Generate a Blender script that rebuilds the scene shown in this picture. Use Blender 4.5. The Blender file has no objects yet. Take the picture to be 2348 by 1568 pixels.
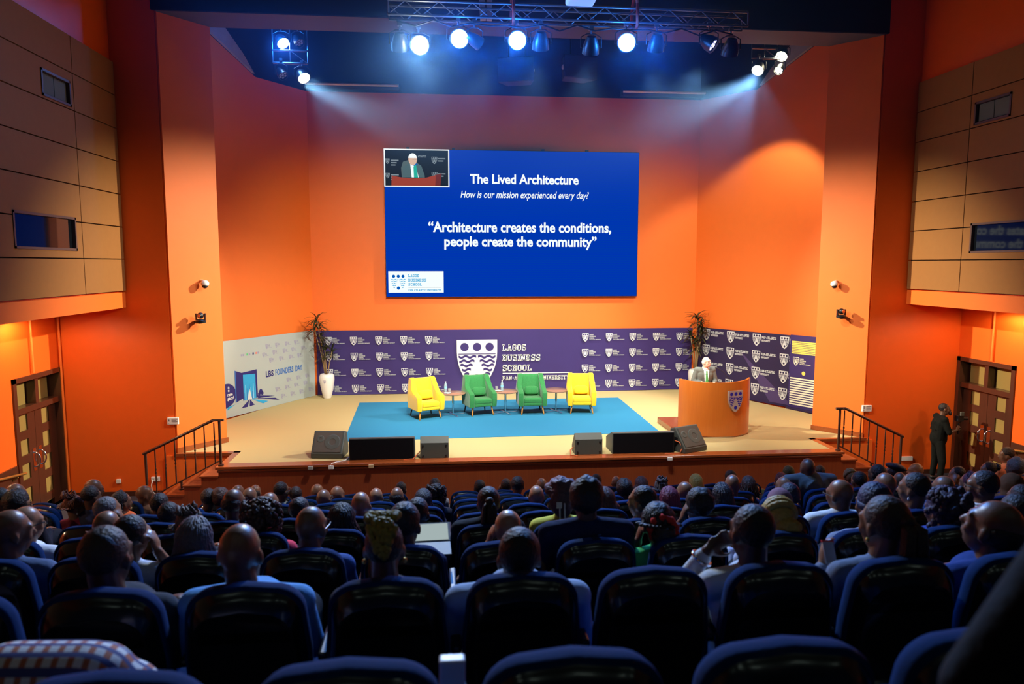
import bpy, bmesh, math, random
from mathutils import Vector, Matrix, noise
R = random.Random(7)
S = bpy.context.scene
C = bpy.data.collections.new('auditorium'); S.collection.children.link(C)
PI = math.pi
# ------------------------------------------------------------------ camera
F, PITCH, YAW, ROLL, H = 1652.0, .1080, .0948, .0009, 4.4
fw = Vector((math.sin(YAW)*math.cos(PITCH), math.cos(YAW)*math.cos(PITCH), -math.sin(PITCH)))
rt = fw.cross(Vector((0, 0, 1))).normalized(); up = rt.cross(fw)
rt, up = rt*math.cos(ROLL)+up*math.sin(ROLL), up*math.cos(ROLL)-rt*math.sin(ROLL)
cd = bpy.data.cameras.new('camera'); cam = bpy.data.objects.new('camera', cd); C.objects.link(cam)
cam.matrix_world = Matrix(((rt.x, up.x, -fw.x, 0), (rt.y, up.y, -fw.y, 0), (rt.z, up.z, -fw.z, H), (0, 0, 0, 1)))
cd.sensor_width = 36; cd.lens = F/2348*36; cd.clip_start = .05; cd.clip_end = 100
cd.dof.use_dof = True; cd.dof.focus_distance = 15.5; cd.dof.aperture_fstop = 2.4
S.camera = cam
S.view_settings.view_transform = 'Standard'; S.view_settings.look = 'None'
S.view_settings.gamma = 1; S.view_settings.exposure = 0.0; S.view_settings.use_curve_mapping = False
S.cycles.max_bounces = 6; S.cycles.diffuse_bounces = 3; S.cycles.glossy_bounces = 3; S.cycles.volume_bounces = 0; S.cycles.volume_step_rate = 2.5
S.cycles.sample_clamp_indirect = 4.0
S.cycles.caustics_reflective = False; S.cycles.caustics_refractive = False

def ray(x, y): return (x-1174)/F*rt+(784-y)/F*up+fw
def at(x, y, X=None, Y=None, Z=None):
    "point seen at pixel x, y of the 2348x1568 frame on the plane X=, Y= or Z="
    d = ray(x, y)
    t = X/d.x if X is not None else Y/d.y if Y is not None else (Z-H)/d.z
    return Vector((0, 0, H))+d*t

# ------------------------------------------------------------------ world and lights
W = bpy.data.worlds.new('world'); S.world = W; W.use_nodes = True
W.node_tree.nodes['Background'].inputs[0].default_value = (.25, .4, 1, 1)
W.node_tree.nodes['Background'].inputs[1].default_value = .0
def aim(o, tgt): o.rotation_euler = (Vector(tgt)-o.location).to_track_quat('-Z', 'Y').to_euler()
def spot(name, loc, tgt, col, e, deg, blend=.5, r=.06):
    l = bpy.data.lights.new(name, 'SPOT'); l.color = col; l.energy = e; l.spot_size = math.radians(deg); l.spot_blend = blend
    l.shadow_soft_size = r; o = bpy.data.objects.new(name, l); C.objects.link(o); o.location = loc; aim(o, tgt); return o
def area(name, loc, tgt, col, e, sx, sy, spread=180):
    l = bpy.data.lights.new(name, 'AREA'); l.shape = 'RECTANGLE'; l.size = sx; l.size_y = sy; l.color = col; l.energy = e
    l.spread = math.radians(spread); o = bpy.data.objects.new(name, l); C.objects.link(o); o.location = loc; aim(o, tgt); return o
WARM = (1, .94, .81); BLUE = (.08, .32, 1)
# white stage wash from the truss over the front rows
for x, tx, ty, e in ((1.4, 1.0, 16.8, 1350), (2.12, 2.6, 16.8, 1350), (3.08, 6.2, 15.2, 1250), (.7, -2.4, 15.2, 1200)):
    spot('stage_wash', (x, 10.75, 7.28), (tx, ty, .9), WARM, e, 74, .8, .12)
for x, tx in ((-.55, 8.25), (4.18, -4.7)):
    spot('pillar_wash', (x, 10.75, 7.28), (tx+(.25 if tx < 0 else -.25), 14.4, 3.2), (1, .88, .66), 1500, 44, 1, .12)
for p, t in (((6.9, 15.8, 8.4), (-4.9, 13.85, 3.2)), ((-2.85, 15.8, 8.1), (8.45, 13.85, 3.2))):
    spot('cross_wash', p, t, (1, .86, .60), 11500, 33, .95, .1)
for x, tx in ((-.2, -1.5), (3.8, 5.0)):
    spot('wall_wash', (x, 10.8, 7.3), (tx, 19.7, 2.4), WARM, 2500, 68, .9, .12)
# the side clusters under the stage ceiling
spot('cluster_lamp', (6.95, 15.85, 8.58), (1.2, 16.6, .9), (1, .98, .94), 2800, 75, .5, .08)
spot('cluster_lamp', (-2.75, 15.85, 8.22), (3.2, 16.6, .9), WARM, 1000, 75, .6, .08)
spot('cluster_lamp', (7.0, 15.85, 8.55), (8.0, 18.4, 2.5), WARM, 700, 80, .35, .08)
# coloured lamps of the truss and the left bracket that look at the audience
for x, tx, e in ((.24, -2.2, 1050), (1.06, .8, 1050), (2.63, 4.6, 1200)):
    spot('blue_wash', (x, 10.24, 7.46), (tx, 3.4, 2.3), BLUE, e, 120, .9, .1)
spot('blue_wash', (-3.3, 15.8, 8.95), (0, 8, 3), BLUE, 700, 120, .9, .1)
spot('blue_beam', (.24, 10.5, 7.46), (1.9, 19.7, 6.6), (.02, .25, 1), 2200, 30, .9, .1)
spot('blue_beam', (2.63, 10.5, 7.5), (4.2, 19.7, 6.8), (.02, .25, 1), 1000, 30, .9, .1)
l = bpy.data.lights.new('lamp_spill', 'POINT'); l.color = (.02, .22, 1); l.energy = 60; l.shadow_soft_size = .09; o = bpy.data.objects.new('lamp_spill', l); C.objects.link(o); o.location = (-3.3, 15.72, 8.98)
spot('white_lamp', (-.31, 10.24, 7.36), (-1.0, 4.0, 2.0), (.95, 1, .9), 1500, 125, .9, .1)
# downlights under the two balconies
for sx in (-6.6, 10.15):
    for y in (6.5, 9.4, 12.2):
        spot('soffit_downlight', (sx, y, 3.56), (sx, y+.35, 0), (1, .70, .40), 95, 165, .35, .06)
# added warm fill to rake the side panels; cool house lights behind the camera
area('house_and_fill_light', (1.8, 13.2, 9.75), (1.8, 10.5, 6.5), (1, .76, .50), 20, 9, .3)
for y in (-2.0, 1.2):
    for x in (-3.2, -.7, 1.8, 4.3, 6.8):
        area('house_and_fill_light', (x, y, 9.6), (x, y+2.5, 3), (.78, 1, .88), 1.7, .9, .14)
# ------------------------------------------------------------------ materials
MATS = {}
def mat(name, col, rough=.6, spec=.5, metal=0, bump=0, scale=40, var=.06, coat=0, emit=None, es=1, sheen=0, trans=0):
    if name in MATS: return MATS[name]
    m = bpy.data.materials.new(name); m.use_nodes = True; N = m.node_tree.nodes; L = m.node_tree.links
    b = N['Principled BSDF']; I = b.inputs
    I['Roughness'].default_value = rough; I['Specular IOR Level'].default_value = spec; I['Metallic'].default_value = metal
    I['Base Color'].default_value = (*col, 1)
    if coat: I['Coat Weight'].default_value = coat; I['Coat Roughness'].default_value = .08
    if sheen: I['Sheen Weight'].default_value = sheen; I['Sheen Roughness'].default_value = .4
    if trans: I['Transmission Weight'].default_value = trans
    if emit: I['Emission Color'].default_value = (*emit, 1); I['Emission Strength'].default_value = es
    if var or bump:
        tc = N.new('ShaderNodeTexCoord'); nz = N.new('ShaderNodeTexNoise'); nz.inputs['Scale'].default_value = scale; nz.inputs['Detail'].default_value = 4
        L.new(tc.outputs['Object'], nz.inputs['Vector'])
        if var:
            mx = N.new('ShaderNodeMix'); mx.data_type = 'RGBA'
            mx.inputs[6].default_value = (*[c*(1-var) for c in col], 1); mx.inputs[7].default_value = (*[min(1, c*(1+var)) for c in col], 1)
            L.new(nz.outputs[0], mx.inputs[0]); L.new(mx.outputs[2], I['Base Color'])
        if bump:
            bp = N.new('ShaderNodeBump'); bp.inputs['Strength'].default_value = bump; bp.inputs['Distance'].default_value = .02
            L.new(nz.outputs[0], bp.inputs['Height']); L.new(bp.outputs[0], I['Normal'])
    MATS[name] = m; return m
def glow(name, col, st): 
    if name in MATS: return MATS[name]
    m = bpy.data.materials.new(name); m.use_nodes = True; N = m.node_tree.nodes; N.clear()
    e = N.new('ShaderNodeEmission'); o = N.new('ShaderNodeOutputMaterial'); e.inputs[0].default_value = (*col, 1); e.inputs[1].default_value = st
    m.node_tree.links.new(e.outputs[0], o.inputs[0]); MATS[name] = m; return m
def wood(name, c1, c2, rough=.3, axis='Z', scale=3, coat=.3):
    m = mat(name, c1, rough, var=0, coat=coat); N = m.node_tree.nodes; L = m.node_tree.links
    tc = N.new('ShaderNodeTexCoord'); mp = N.new('ShaderNodeMapping'); nz = N.new('ShaderNodeTexNoise')
    s = [14, 14, 14]; s['XYZ'.index(axis)] = .8; mp.inputs['Scale'].default_value = s; nz.inputs['Scale'].default_value = scale; nz.inputs['Detail'].default_value = 6
    mx = N.new('ShaderNodeMix'); mx.data_type = 'RGBA'; mx.inputs[6].default_value = (*c1, 1); mx.inputs[7].default_value = (*c2, 1)
    L.new(tc.outputs['Object'], mp.inputs[0]); L.new(mp.outputs[0], nz.inputs['Vector']); L.new(nz.outputs[0], mx.inputs[0]); L.new(mx.outputs[2], N['Principled BSDF'].inputs['Base Color'])
    return m
def checks(name):
    m = mat(name, (.7, .7, .7), .8, var=0); N = m.node_tree.nodes; L = m.node_tree.links
    tc = N.new('ShaderNodeTexCoord'); prev = None
    for ax, col in ((0, (.45, .13, .06)), (1, (.05, .06, .2))):
        w = N.new('ShaderNodeTexWave'); w.bands_direction = 'XY'[ax]; w.inputs['Scale'].default_value = 8
        L.new(tc.outputs['Object'], w.inputs['Vector'])
        r = N.new('ShaderNodeValToRGB'); r.color_ramp.elements[0].position = .58; r.color_ramp.elements[1].position = .66; L.new(w.outputs[1], r.inputs[0])
        mx = N.new('ShaderNodeMix'); mx.data_type = 'RGBA'; L.new(r.outputs[0], mx.inputs[0])
        if prev: L.new(prev, mx.inputs[6])
        else: mx.inputs[6].default_value = (.72, .72, .7, 1)
        mx.inputs[7].default_value = (*col, 1); prev = mx.outputs[2]
    L.new(prev, N['Principled BSDF'].inputs['Base Color']); return m
M = dict(
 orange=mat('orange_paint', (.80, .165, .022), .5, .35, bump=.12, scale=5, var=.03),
 deep=mat('deep_orange_wall', (.78, .112, .010), .42, .4, bump=.15, scale=6, var=.03),  # redder orange for the hall and gallery walls
 panel=mat('tan_acoustic_panel', (.30, .135, .042), .8, .2, scale=9, var=.06),
 groove=mat('dark_groove', (.015, .012, .012), .8, .2),
 black=mat('black_paint', (.012, .014, .022), .8, .2, scale=3, var=.2),
 soffit=mat('stage_lit_soffit', (.10, .085, .10), .8, .2),  # purplish grey puts the stage light on the underside into the colour
 grey=mat('grey_duct', (.30, .31, .36), .6, .3, scale=4, var=.25),
 carpet=mat('beige_stage_carpet', (.50, .40, .185), .95, .1, bump=.25, scale=220, var=.08),
 rug=mat('blue_carpet', (.030, .20, .36), .95, .1, bump=.25, scale=220, var=.06),
 hall=mat('dark_hall_carpet', (.05, .045, .06), .95, .1, bump=.2, scale=160, var=.2),
 cherry=wood('cherry_wood', (.20, .035, .010), (.30, .07, .018), .3),
 cherryx=wood('cherry_wood_trim', (.22, .045, .012), (.33, .085, .02), .25, 'X'),
 podium=wood('orange_cherry_veneer', (.50, .120, .013), (.60, .165, .022), .3),
 darkwood=wood('dark_mahogany', (.045, .013, .007), (.07, .022, .011), .35),
 rail=mat('brown_rail_metal', (.045, .018, .012), .3, .5, coat=.3), brass=mat('brass', (.75, .5, .14), .3, .5, .9),
 chrome=mat('chrome', (.8, .8, .82), .15, .5, 1), steel=mat('truss_steel', (.20, .22, .25), .35, .5, .8),
 blackm=mat('black_metal', (.012, .012, .014), .4, .5), blackp=mat('black_plastic', (.010, .011, .014), .35, .5),
 amp=mat('speaker_grey_green', (.06, .068, .06), .5, .4, bump=.1, scale=300), grille=mat('speaker_grille', (.07, .06, .048), .6, .3, bump=.3, scale=500),
 white=mat('white_plastic', (.78, .78, .76), .4, .5, var=.02), cream=mat('cream_tube', (.72, .66, .55), .4),
 frost=mat('frosted_pane', (.27, .185, .055), .35, .5, scale=2, var=.08),
 shell=mat('seat_shell_gloss', (.006, .008, .010), .22, .5, var=0, coat=.25), fabric=mat('blue_seat_fabric', (.0008, .018, .082), .9, .1, bump=.2, scale=180, var=.12),
 arm=mat('armrest_black', (.012, .012, .014), .35, .5),
 glass=mat('dark_window_glass', (.006, .008, .012), .04, .35, var=0), frame=mat('brown_window_frame', (.10, .05, .04), .5),
 purple=mat('purple_banner_cloth', (.036, .021, .120), .6, .3, scale=2, var=.1), darkpurple=mat('dark_purple_banner_cloth', (.026, .017, .062), .6, .3, scale=1.2, var=.25),
 lilac=mat('lilac_band', (.07, .045, .14), .6, .3), print=mat('white_print', (.60, .63, .62), .6, .3, var=.02), offwhite=mat('white_banner_cloth', (.38, .43, .395), .6, .3, scale=2, var=.03),
 greyprint=mat('grey_violet_print', (.30, .28, .40), .6, .3), navy=mat('navy_print', (.025, .02, .14), .6, .3), cyan=mat('cyan_print', (.03, .34, .62), .6, .3), sky=mat('light_blue_print', (.25, .58, .78), .6, .3), mid=mat('mid_blue_print', (.03, .14, .42), .6),
 greenp=mat('green_print', (.1, .5, .2), .6), redp=mat('red_print', (.6, .2, .15), .6), stripe=mat('cream_stripe', (.72, .74, .58), .6, .3), gold=mat('yellow_print', (.75, .62, .12), .6),
 yellow=mat('yellow_velvet', (.80, .54, .02), .75, .2, bump=.15, scale=90, var=.06, sheen=.4), green=mat('green_velvet', (.028, .20, .055), .75, .2, bump=.2, scale=40, var=.25, sheen=.5),
 leg=wood('oak_leg', (.62, .24, .04), (.70, .30, .06), .35), dleg=mat('dark_leg', (.05, .03, .02), .4),
 walnut=wood('walnut_top', (.26, .14, .09), (.36, .20, .13), .3, 'X'), pot=mat('white_glazed_pot', (.80, .78, .72), .35, .5, var=.02, coat=.2),
 leaf=mat('dark_dracaena_leaf', (.035, .04, .014), .45, .4, var=.4, scale=8), cane=mat('palm_cane', (.30, .20, .09), .7, var=.2, scale=30), soil=mat('soil', (.03, .02, .012), .9),
 bottle=mat('clear_plastic_bottle', (.55, .75, .85), .15, .5, trans=.5, var=0), tumbler=mat('clear_glass', (.85, .9, .9), .05, .5, trans=.7, var=0),
 cable=mat('orange_cable', (.7, .16, .05), .5), wcable=mat('white_cable', (.75, .75, .72), .5), strap=mat('orange_strap', (.45, .05, .03), .8),
 silver=mat('silver_emblem', (.55, .55, .58), .35, .5, .6), eblue=mat('blue_enamel', (.02, .02, .35), .25, .5, coat=.4),
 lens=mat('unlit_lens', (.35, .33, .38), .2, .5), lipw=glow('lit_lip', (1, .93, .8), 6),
)
# ------------------------------------------------------------------ mesh helpers
class MB:
    def __init__(s): s.v = []; s.f = []; s.m = []; s.mi = 0
    def add(s, vs, fs, T=None):
        n = len(s.v); s.v += [tuple(T @ Vector(v)) if T else tuple(v) for v in vs]; s.f += [tuple(i+n for i in f) for f in fs]; s.m += [s.mi]*len(fs); return s
    def box(s, a, b, T=None):
        x0, y0, z0 = a; x1, y1, z1 = b
        return s.add([(x0,y0,z0),(x1,y0,z0),(x1,y1,z0),(x0,y1,z0),(x0,y0,z1),(x1,y0,z1),(x1,y1,z1),(x0,y1,z1)],
                     [(0,3,2,1),(4,5,6,7),(0,1,5,4),(1,2,6,5),(2,3,7,6),(3,0,4,7)], T)
    def bar(s, a, b, w, h=None):                      # square bar from a to b
        a = Vector(a); b = Vector(b); h = h or w; d = (b-a).normalized(); r = d.cross(Vector((0,0,1)))
        if r.length < 1e-4: r = Vector((1,0,0))
        r.normalize(); u = r.cross(d); vs = []
        for p in (a, b):
            for i, j in ((-1,-1),(1,-1),(1,1),(-1,1)): vs.append(p+r*(w/2*i)+u*(h/2*j))
        return s.add(vs, [(0,1,2,3),(7,6,5,4),(0,4,5,1),(1,5,6,2),(2,6,7,3),(3,7,4,0)])
    def tube(s, pts, r, n=8, cap=True):               # round tube through pts, r a number or list
        pts = [Vector(p) for p in pts]; k = len(pts); rs = r if isinstance(r, (list, tuple)) else [r]*k
        base = len(s.v); pu = None; vs = []; fs = []
        for i, p in enumerate(pts):
            d = (pts[min(i+1,k-1)]-pts[max(i-1,0)]).normalized()
            if pu is None:
                pu = d.cross(Vector((0,0,1)));
                if pu.length < 1e-3: pu = d.cross(Vector((1,0,0)))
            pu = (pu-d*pu.dot(d)).normalized(); w = d.cross(pu)
            for j in range(n): a = 2*PI*j/n; vs.append(p+(pu*math.cos(a)+w*math.sin(a))*rs[i])
        for i in range(k-1):
            for j in range(n): q = (j+1)%n; fs.append((i*n+j, i*n+q, (i+1)*n+q, (i+1)*n+j))
        if cap: fs.append(tuple(range(n-1,-1,-1))); fs.append(tuple((k-1)*n+j for j in range(n)))
        return s.add(vs, fs)
    def ell(s, c, r, T=None, nu=14, nv=9):
        vs = [(c[0],c[1],c[2]-r[2])]; fs = []
        for i in range(1, nv):
            t = -PI/2+PI*i/nv
            for j in range(nu): a = 2*PI*j/nu; vs.append((c[0]+r[0]*math.cos(t)*math.cos(a), c[1]+r[1]*math.cos(t)*math.sin(a), c[2]+r[2]*math.sin(t)))
        vs.append((c[0],c[1],c[2]+r[2])); e = len(vs)-1
        for j in range(nu):
            q = (j+1)%nu; fs.append((0, 1+q, 1+j)); fs.append((e, e-nu+j, e-nu+q))
            for i in range(nv-2): a = 1+i*nu; fs.append((a+j, a+q, a+nu+q, a+nu+j))
        return s.add(vs, fs, T)
    def cap(s, a, b, ra, rb=None, T=None, n=12):      # tapered capsule
        a = Vector(a); b = Vector(b); rb = ra if rb is None else rb; d = b-a; L = d.length; d = d/L if L > 1e-6 else Vector((0,0,1))
        pts = []; rs = []
        for i in range(1, 5): t = PI/2*(1-i/4); pts.append(a-d*ra*math.sin(t)); rs.append(max(ra*math.cos(t), .0005))
        for i in range(0, 4): t = PI/2*i/4; pts.append(b+d*rb*math.sin(t)); rs.append(max(rb*math.cos(t), .0005))
        pts.insert(0, a-d*ra); rs.insert(0, .0005); pts.append(b+d*rb); rs.append(.0005)
        t = MB(); t.tube(pts, rs, n); return s.add(t.v, t.f, T)
    def lathe(s, prof, n=24, c=(0,0,0)):              # prof [(r, z)]
        vs = []; fs = []; k = len(prof)
        for r_, z in prof:
            for j in range(n): a = 2*PI*j/n; vs.append((c[0]+r_*math.cos(a), c[1]+r_*math.sin(a), c[2]+z))
        for i in range(k-1):
            for j in range(n): q = (j+1)%n; fs.append((i*n+j, i*n+q, (i+1)*n+q, (i+1)*n+j))
        fs.append(tuple(range(n-1,-1,-1))); fs.append(tuple((k-1)*n+j for j in range(n)))
        return s.add(vs, fs)
    def prism(s, poly, T, d):                         # poly [(u, v)] extruded by d along local z
        n = len(poly); vs = [(u, v, 0) for u, v in poly]+[(u, v, d) for u, v in poly]
        fs = [tuple(range(n-1,-1,-1)), tuple(range(n, 2*n))]+[(i, (i+1)%n, n+(i+1)%n, n+i) for i in range(n)]
        return s.add(vs, fs, T)
    def poly(s, p, T=None, z=0): return s.add([(u, v, z) for u, v in p], [tuple(range(len(p)))], T)
    def loops(s, ls, close=True, capA=True, capB=True):  # skin consecutive equal-length loops
        n = len(ls[0]); vs = [p for l in ls for p in l]; fs = []
        for i in range(len(ls)-1):
            for j in range(n): q = (j+1)%n; fs.append((i*n+j, i*n+q, (i+1)*n+q, (i+1)*n+j))
        if capA: fs.append(tuple(range(n-1,-1,-1)))
        if capB: fs.append(tuple((len(ls)-1)*n+j for j in range(n)))
        return s.add(vs, fs)
    def mesh(s, name, mats):
        me = bpy.data.meshes.new(name); me.from_pydata(s.v, [], s.f); me.validate()
        for m in (mats if isinstance(mats, (list, tuple)) else [mats]): me.materials.append(m)
        if any(s.m) and len(me.polygons) == len(s.m): me.polygons.foreach_set('material_index', s.m)
        return me
    def build(s, name, mats, parent=None, smooth=False, bevel=0, seg=2, recalc=True):
        me = s.mesh(name, mats)
        if recalc:
            bm = bmesh.new(); bm.from_mesh(me); bmesh.ops.recalc_face_normals(bm, faces=bm.faces); bm.to_mesh(me); bm.free()
        o = bpy.data.objects.new(name, me); C.objects.link(o)
        if parent: o.parent = parent
        if bevel:
            b = o.modifiers.new('bevel', 'BEVEL'); b.width = bevel; b.segments = seg; b.limit_method = 'ANGLE'; b.angle_limit = .7
        if smooth:
            me.polygons.foreach_set('use_smooth', [True]*len(me.polygons))
            if smooth != 'all': me.set_sharp_from_angle(angle=math.radians(50))
        return o
def tag(o, label=None, cat=None, group=None, kind=None):
    if label: o['label'] = label
    if cat: o['category'] = cat
    if group: o['group'] = group
    if kind: o['kind'] = kind
    return o
def thing(name, loc, label, cat, group=None, rz=0):
    o = bpy.data.objects.new(name, None); C.objects.link(o); o.location = loc; o.rotation_euler = (0, 0, rz); o.empty_display_size = .1
    return tag(o, label, cat, group)
def struct(mb, name, mats, **k): return tag(mb.build(name, mats, **k), kind='structure')
def frame(o, x, y, z=None):                           # matrix with local x, y axes given
    x = Vector(x).normalized(); y = Vector(y).normalized(); z = x.cross(y); return Matrix(((x.x,y.x,z.x,o[0]),(x.y,y.y,z.y,o[1]),(x.z,y.z,z.z,o[2]),(0,0,0,1)))
def copy_tree(o, parent=None):
    c = o.copy(); C.objects.link(c)
    if parent: c.parent = parent
    for ch in list(o.children): copy_tree(ch, c)
    return c
def text_mesh(mb, s, T, size, align='CENTER', bold=0, shear=0, width=None):
    cu = bpy.data.curves.new('t', 'FONT'); cu.body = s; cu.size = size; cu.align_x = align; cu.offset = bold; cu.shear = shear; cu.resolution_u = 3
    o = bpy.data.objects.new('t', cu); C.objects.link(o); dg = bpy.context.evaluated_depsgraph_get(); me = bpy.data.meshes.new_from_object(o.evaluated_get(dg))
    vs = [v.co.copy() for v in me.vertices]; fs = [tuple(p.vertices) for p in me.polygons]
    if width and vs:
        x0 = min(v.x for v in vs); x1 = max(v.x for v in vs); k = width/(x1-x0)
        for v in vs: v.x *= k
    mb.add(vs, fs, T); bpy.data.objects.remove(o); bpy.data.meshes.remove(me); bpy.data.curves.remove(cu)
# ------------------------------------------------------------------ the room shell
CX = 1.78                                             # centre line of the hall
def mx(x, s): return x if s == 0 else 2*CX-x
SIDE = ('left', 'right')
ROW = lambda k: (1.65+1.1*k, 2.485-.304*k)            # y of a row's seat backs, z of its floor
FL = ROW(8)[1]; ST = .85
b = MB()
for k in range(-4, 9):
    y, z = ROW(k); b.box((-7.0, y-.22, z-.9), (10.56, y+.88 if k < 8 else 20.5, z))
struct(b, 'floor', M['hall'])
b = MB().box((-8, -5, 11), (11.6, 21, 11.2)); struct(b, 'ceiling', M['black'])
b = MB().box((-8, -3.2, 0), (11.6, -3.0, 11)); struct(b, 'wall_rear', M['black'])
# stage back wall and its splayed flanks: orange below, black above
YB = 19.75; XB = -3.5; DX = -.542                      # the flanks run outward by .542 per metre towards the hall
b = MB().box((XB-.3, YB, 0), (2*CX-XB+.3, YB+.25, 8.86)); struct(b, 'wall_stage_back', M['orange'])
b = MB().box((XB-.3, YB, 8.86), (2*CX-XB+.3, YB+.25, 11)); struct(b, 'wall_stage_back_upper', M['black'])
def flank(y, z, s, off=0): return (mx(XB-(YB-y)*.542+off, s), y, z)
for s in (0, 1):
    sg = -1 if s == 0 else 1
    for nm, ps, m in (('wall_stage_flank_', [(YB,0),(14.7,0),(14.7,10.5),(16.94,9.37),(18.12,8.79),(YB,8.86)], M['orange']),
                      ('wall_stage_flank_upper_', [(YB,8.86),(18.12,8.79),(16.94,9.37),(14.7,10.5),(14.7,11),(YB,11)], M['black'])):
        b = MB(); n = len(ps); A = [flank(y, z, s) for y, z in ps]; B = [(x+sg*.25, y, z) for x, y, z in A]; b.loops([A, B]); struct(b, nm+SIDE[s], m)
    b = MB(); ps = [(18.0, 8.84), (17.0, 9.34), (15.5, 10.1), (15.5, 10.5), (17.1, 9.75), (17.7, 9.2)]
    A = [flank(y, z, s, .02) for y, z in ps]; B = [(x-sg*.06, y, z) for x, y, z in A]; b.loops([A, B]); struct(b, 'trim_%d' % (1+s), M['grey'])
    # proscenium pillar
    b = MB(); fp = [(-5.0, 13.8), (-4.33, 14.58), (-5.22, 15.15), (-5.9, 14.9), (-5.9, 14.05), (-5.06, 14.05), (-5.06, 13.83)]
    b.loops([[(mx(x, s), y, z) for x, y in fp] for z in (0, 8.9)]); struct(b, 'pillar_'+SIDE[s], M['orange'])
    b = MB(); d = Vector((.67, .78)).normalized(); n = Vector((d.y, -d.x))
    q = [Vector((-5.0, 13.8))-d*.015, Vector((-4.33, 14.58))+d*.02]; A = [q[0], q[1], q[1]+n*.02, q[0]+n*.02]
    b.loops([[(mx(p.x, s), p.y, z) for p in A] for z in (ST, ST+.10)]); struct(b, 'baseboard_pillar_'+SIDE[s], M['cherryx'])
    # wall beside the stage that faces the hall
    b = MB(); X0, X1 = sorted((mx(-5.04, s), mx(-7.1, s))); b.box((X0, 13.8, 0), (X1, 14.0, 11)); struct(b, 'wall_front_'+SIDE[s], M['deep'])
    b = MB(); b.box((X0, 13.775, FL), (X1, 13.8, FL+.09)); struct(b, 'baseboard_front_'+SIDE[s], M['darkwood'])
    # side wall with the opening for the doors
    b = MB()
    def bx(y0, y1, z0, z1, x0=-7.25, x1=-7.0):
        a, c = sorted((mx(x0, s), mx(x1, s))); b.box((a, y0, z0), (c, y1, z1))
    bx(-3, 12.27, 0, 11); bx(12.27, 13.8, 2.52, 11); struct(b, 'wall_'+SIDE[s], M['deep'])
    b = MB(); bx(-3, 12.24, .93, 1.10, -7.0, -6.97); bx(-3, 12.24, FL, .93, -7.0, -6.985); struct(b, 'trim_%d' % (3+s), M['darkwood'])
    # gallery front: orange fascia, wall above, tan panels with dark joints
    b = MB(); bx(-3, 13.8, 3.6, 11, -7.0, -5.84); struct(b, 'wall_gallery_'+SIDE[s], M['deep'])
    b = MB(); bx(-3, 13.8, 3.6, 3.88, -5.84, -5.79); struct(b, 'trim_%d' % (5+s), M['orange'])
    b = MB(); bx(-3, 13.79, 3.9, 7.93, -5.838, -5.825); struct(b, 'trim_%d' % (7+s), M['groove'])
    b = MB(); wins = [(10.42, 12.1, 4.6, 5.12), (11.37, 12.2, 6.83, 7.22)]
    cols = [13.79, 12.3, 9.9, 7.5, 5.1, 2.7, .3, -2.1, -3]
    for i in range(7):
        z0, z1 = 3.9+.578*i+.009, 3.9+.578*(i+1)-.009
        for y1, y0 in zip(cols, cols[1:]):
            rs = [(y0+.009, y1-.009, z0, z1)]
            for wy0, wy1, wz0, wz1 in wins:
                out = []
                for a0, a1, c0, c1 in rs:
                    if wy0 >= a1 or wy1 <= a0 or wz0 >= c1 or wz1 <= c0: out.append((a0, a1, c0, c1)); continue
                    m0, m1 = max(a0, wy0), min(a1, wy1)
                    if a0 < wy0: out.append((a0, wy0, c0, c1))
                    if wy1 < a1: out.append((wy1, a1, c0, c1))
                    if c0 < wz0: out.append((m0, m1, c0, wz0))
                    if wz1 < c1: out.append((m0, m1, wz1, c1))
                rs = out
            for a0, a1, c0, c1 in rs: bx(a0, a1, c0, c1, -5.825, -5.77)
    struct(b, 'wall_gallery_panels_'+SIDE[s], M['panel'])
    for i, (y0, y1, z0, z1) in enumerate(wins):
        w = thing('window_%d' % (1+s*2+i), (mx(-5.77, s), (y0+y1)/2, z0), None, None); w['kind'] = 'structure'; t = .035
        b = MB(); ox, oy, oz = w.location
        def wb(a0, a1, c0, c1, d0, d1): xa, xb = sorted((mx(-5.77+d0, s)-ox, mx(-5.77+d1, s)-ox)); b.box((xa, a0-oy, c0-oz), (xb, a1-oy, c1-oz))
        wb(y0, y1, z0, z0+t, -.06, .012); wb(y0, y1, z1-t, z1, -.06, .012); wb(y0, y0+t, z0, z1, -.06, .012); wb(y1-t, y1, z0, z1, -.06, .012)
        b.build('window_frame', M['frame'], w)
        b = MB(); wb(y0+t, y1-t, z0+t, z1-t, -.05, -.04); b.build('pane', M['glass'], w)
        if i == 1:
            b = MB(); b.mi = 0; c = (y0+y1)/2
            wb(y0+t+.03, c-.008, z0+t+.02, z1-t-.01, -.04, -.032); wb(c+.008, y1-t-.03, z0+t+.02, z1-t-.01, -.04, -.032)
            b.build('blind', mat('grey_green_blind', (.12, .15, .11) if s == 0 else (.07, .085, .10), .8), w)
    # double door with glazed openings and a transom
    d = thing('door_%d' % (1+s), (mx(-7.0, s), 13.03, FL), None, None); d['kind'] = 'structure'; ox, oy, oz = d.location
    def db(bb, a0, a1, c0, c1, d0, d1): xa, xb = sorted((mx(-7.0+d0, s)-ox, mx(-7.0+d1, s)-ox)); bb.box((xa, a0-oy, c0-oz), (xb, a1-oy, c1-oz))
    Y0, Y1, T0, T1 = 12.27, 13.79, 1.95, 2.52
    b = MB(); db(b, Y0, Y0+.09, FL, T1, -.24, .03); db(b, Y1-.09, Y1, FL, T1, -.24, .03); db(b, Y0, Y1, T1-.08, T1, -.24, .03); db(b, Y0+.09, Y1-.09, T0-.05, T0+.05, -.24, .0)
    b.build('door_frame', M['darkwood'], d)
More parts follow.
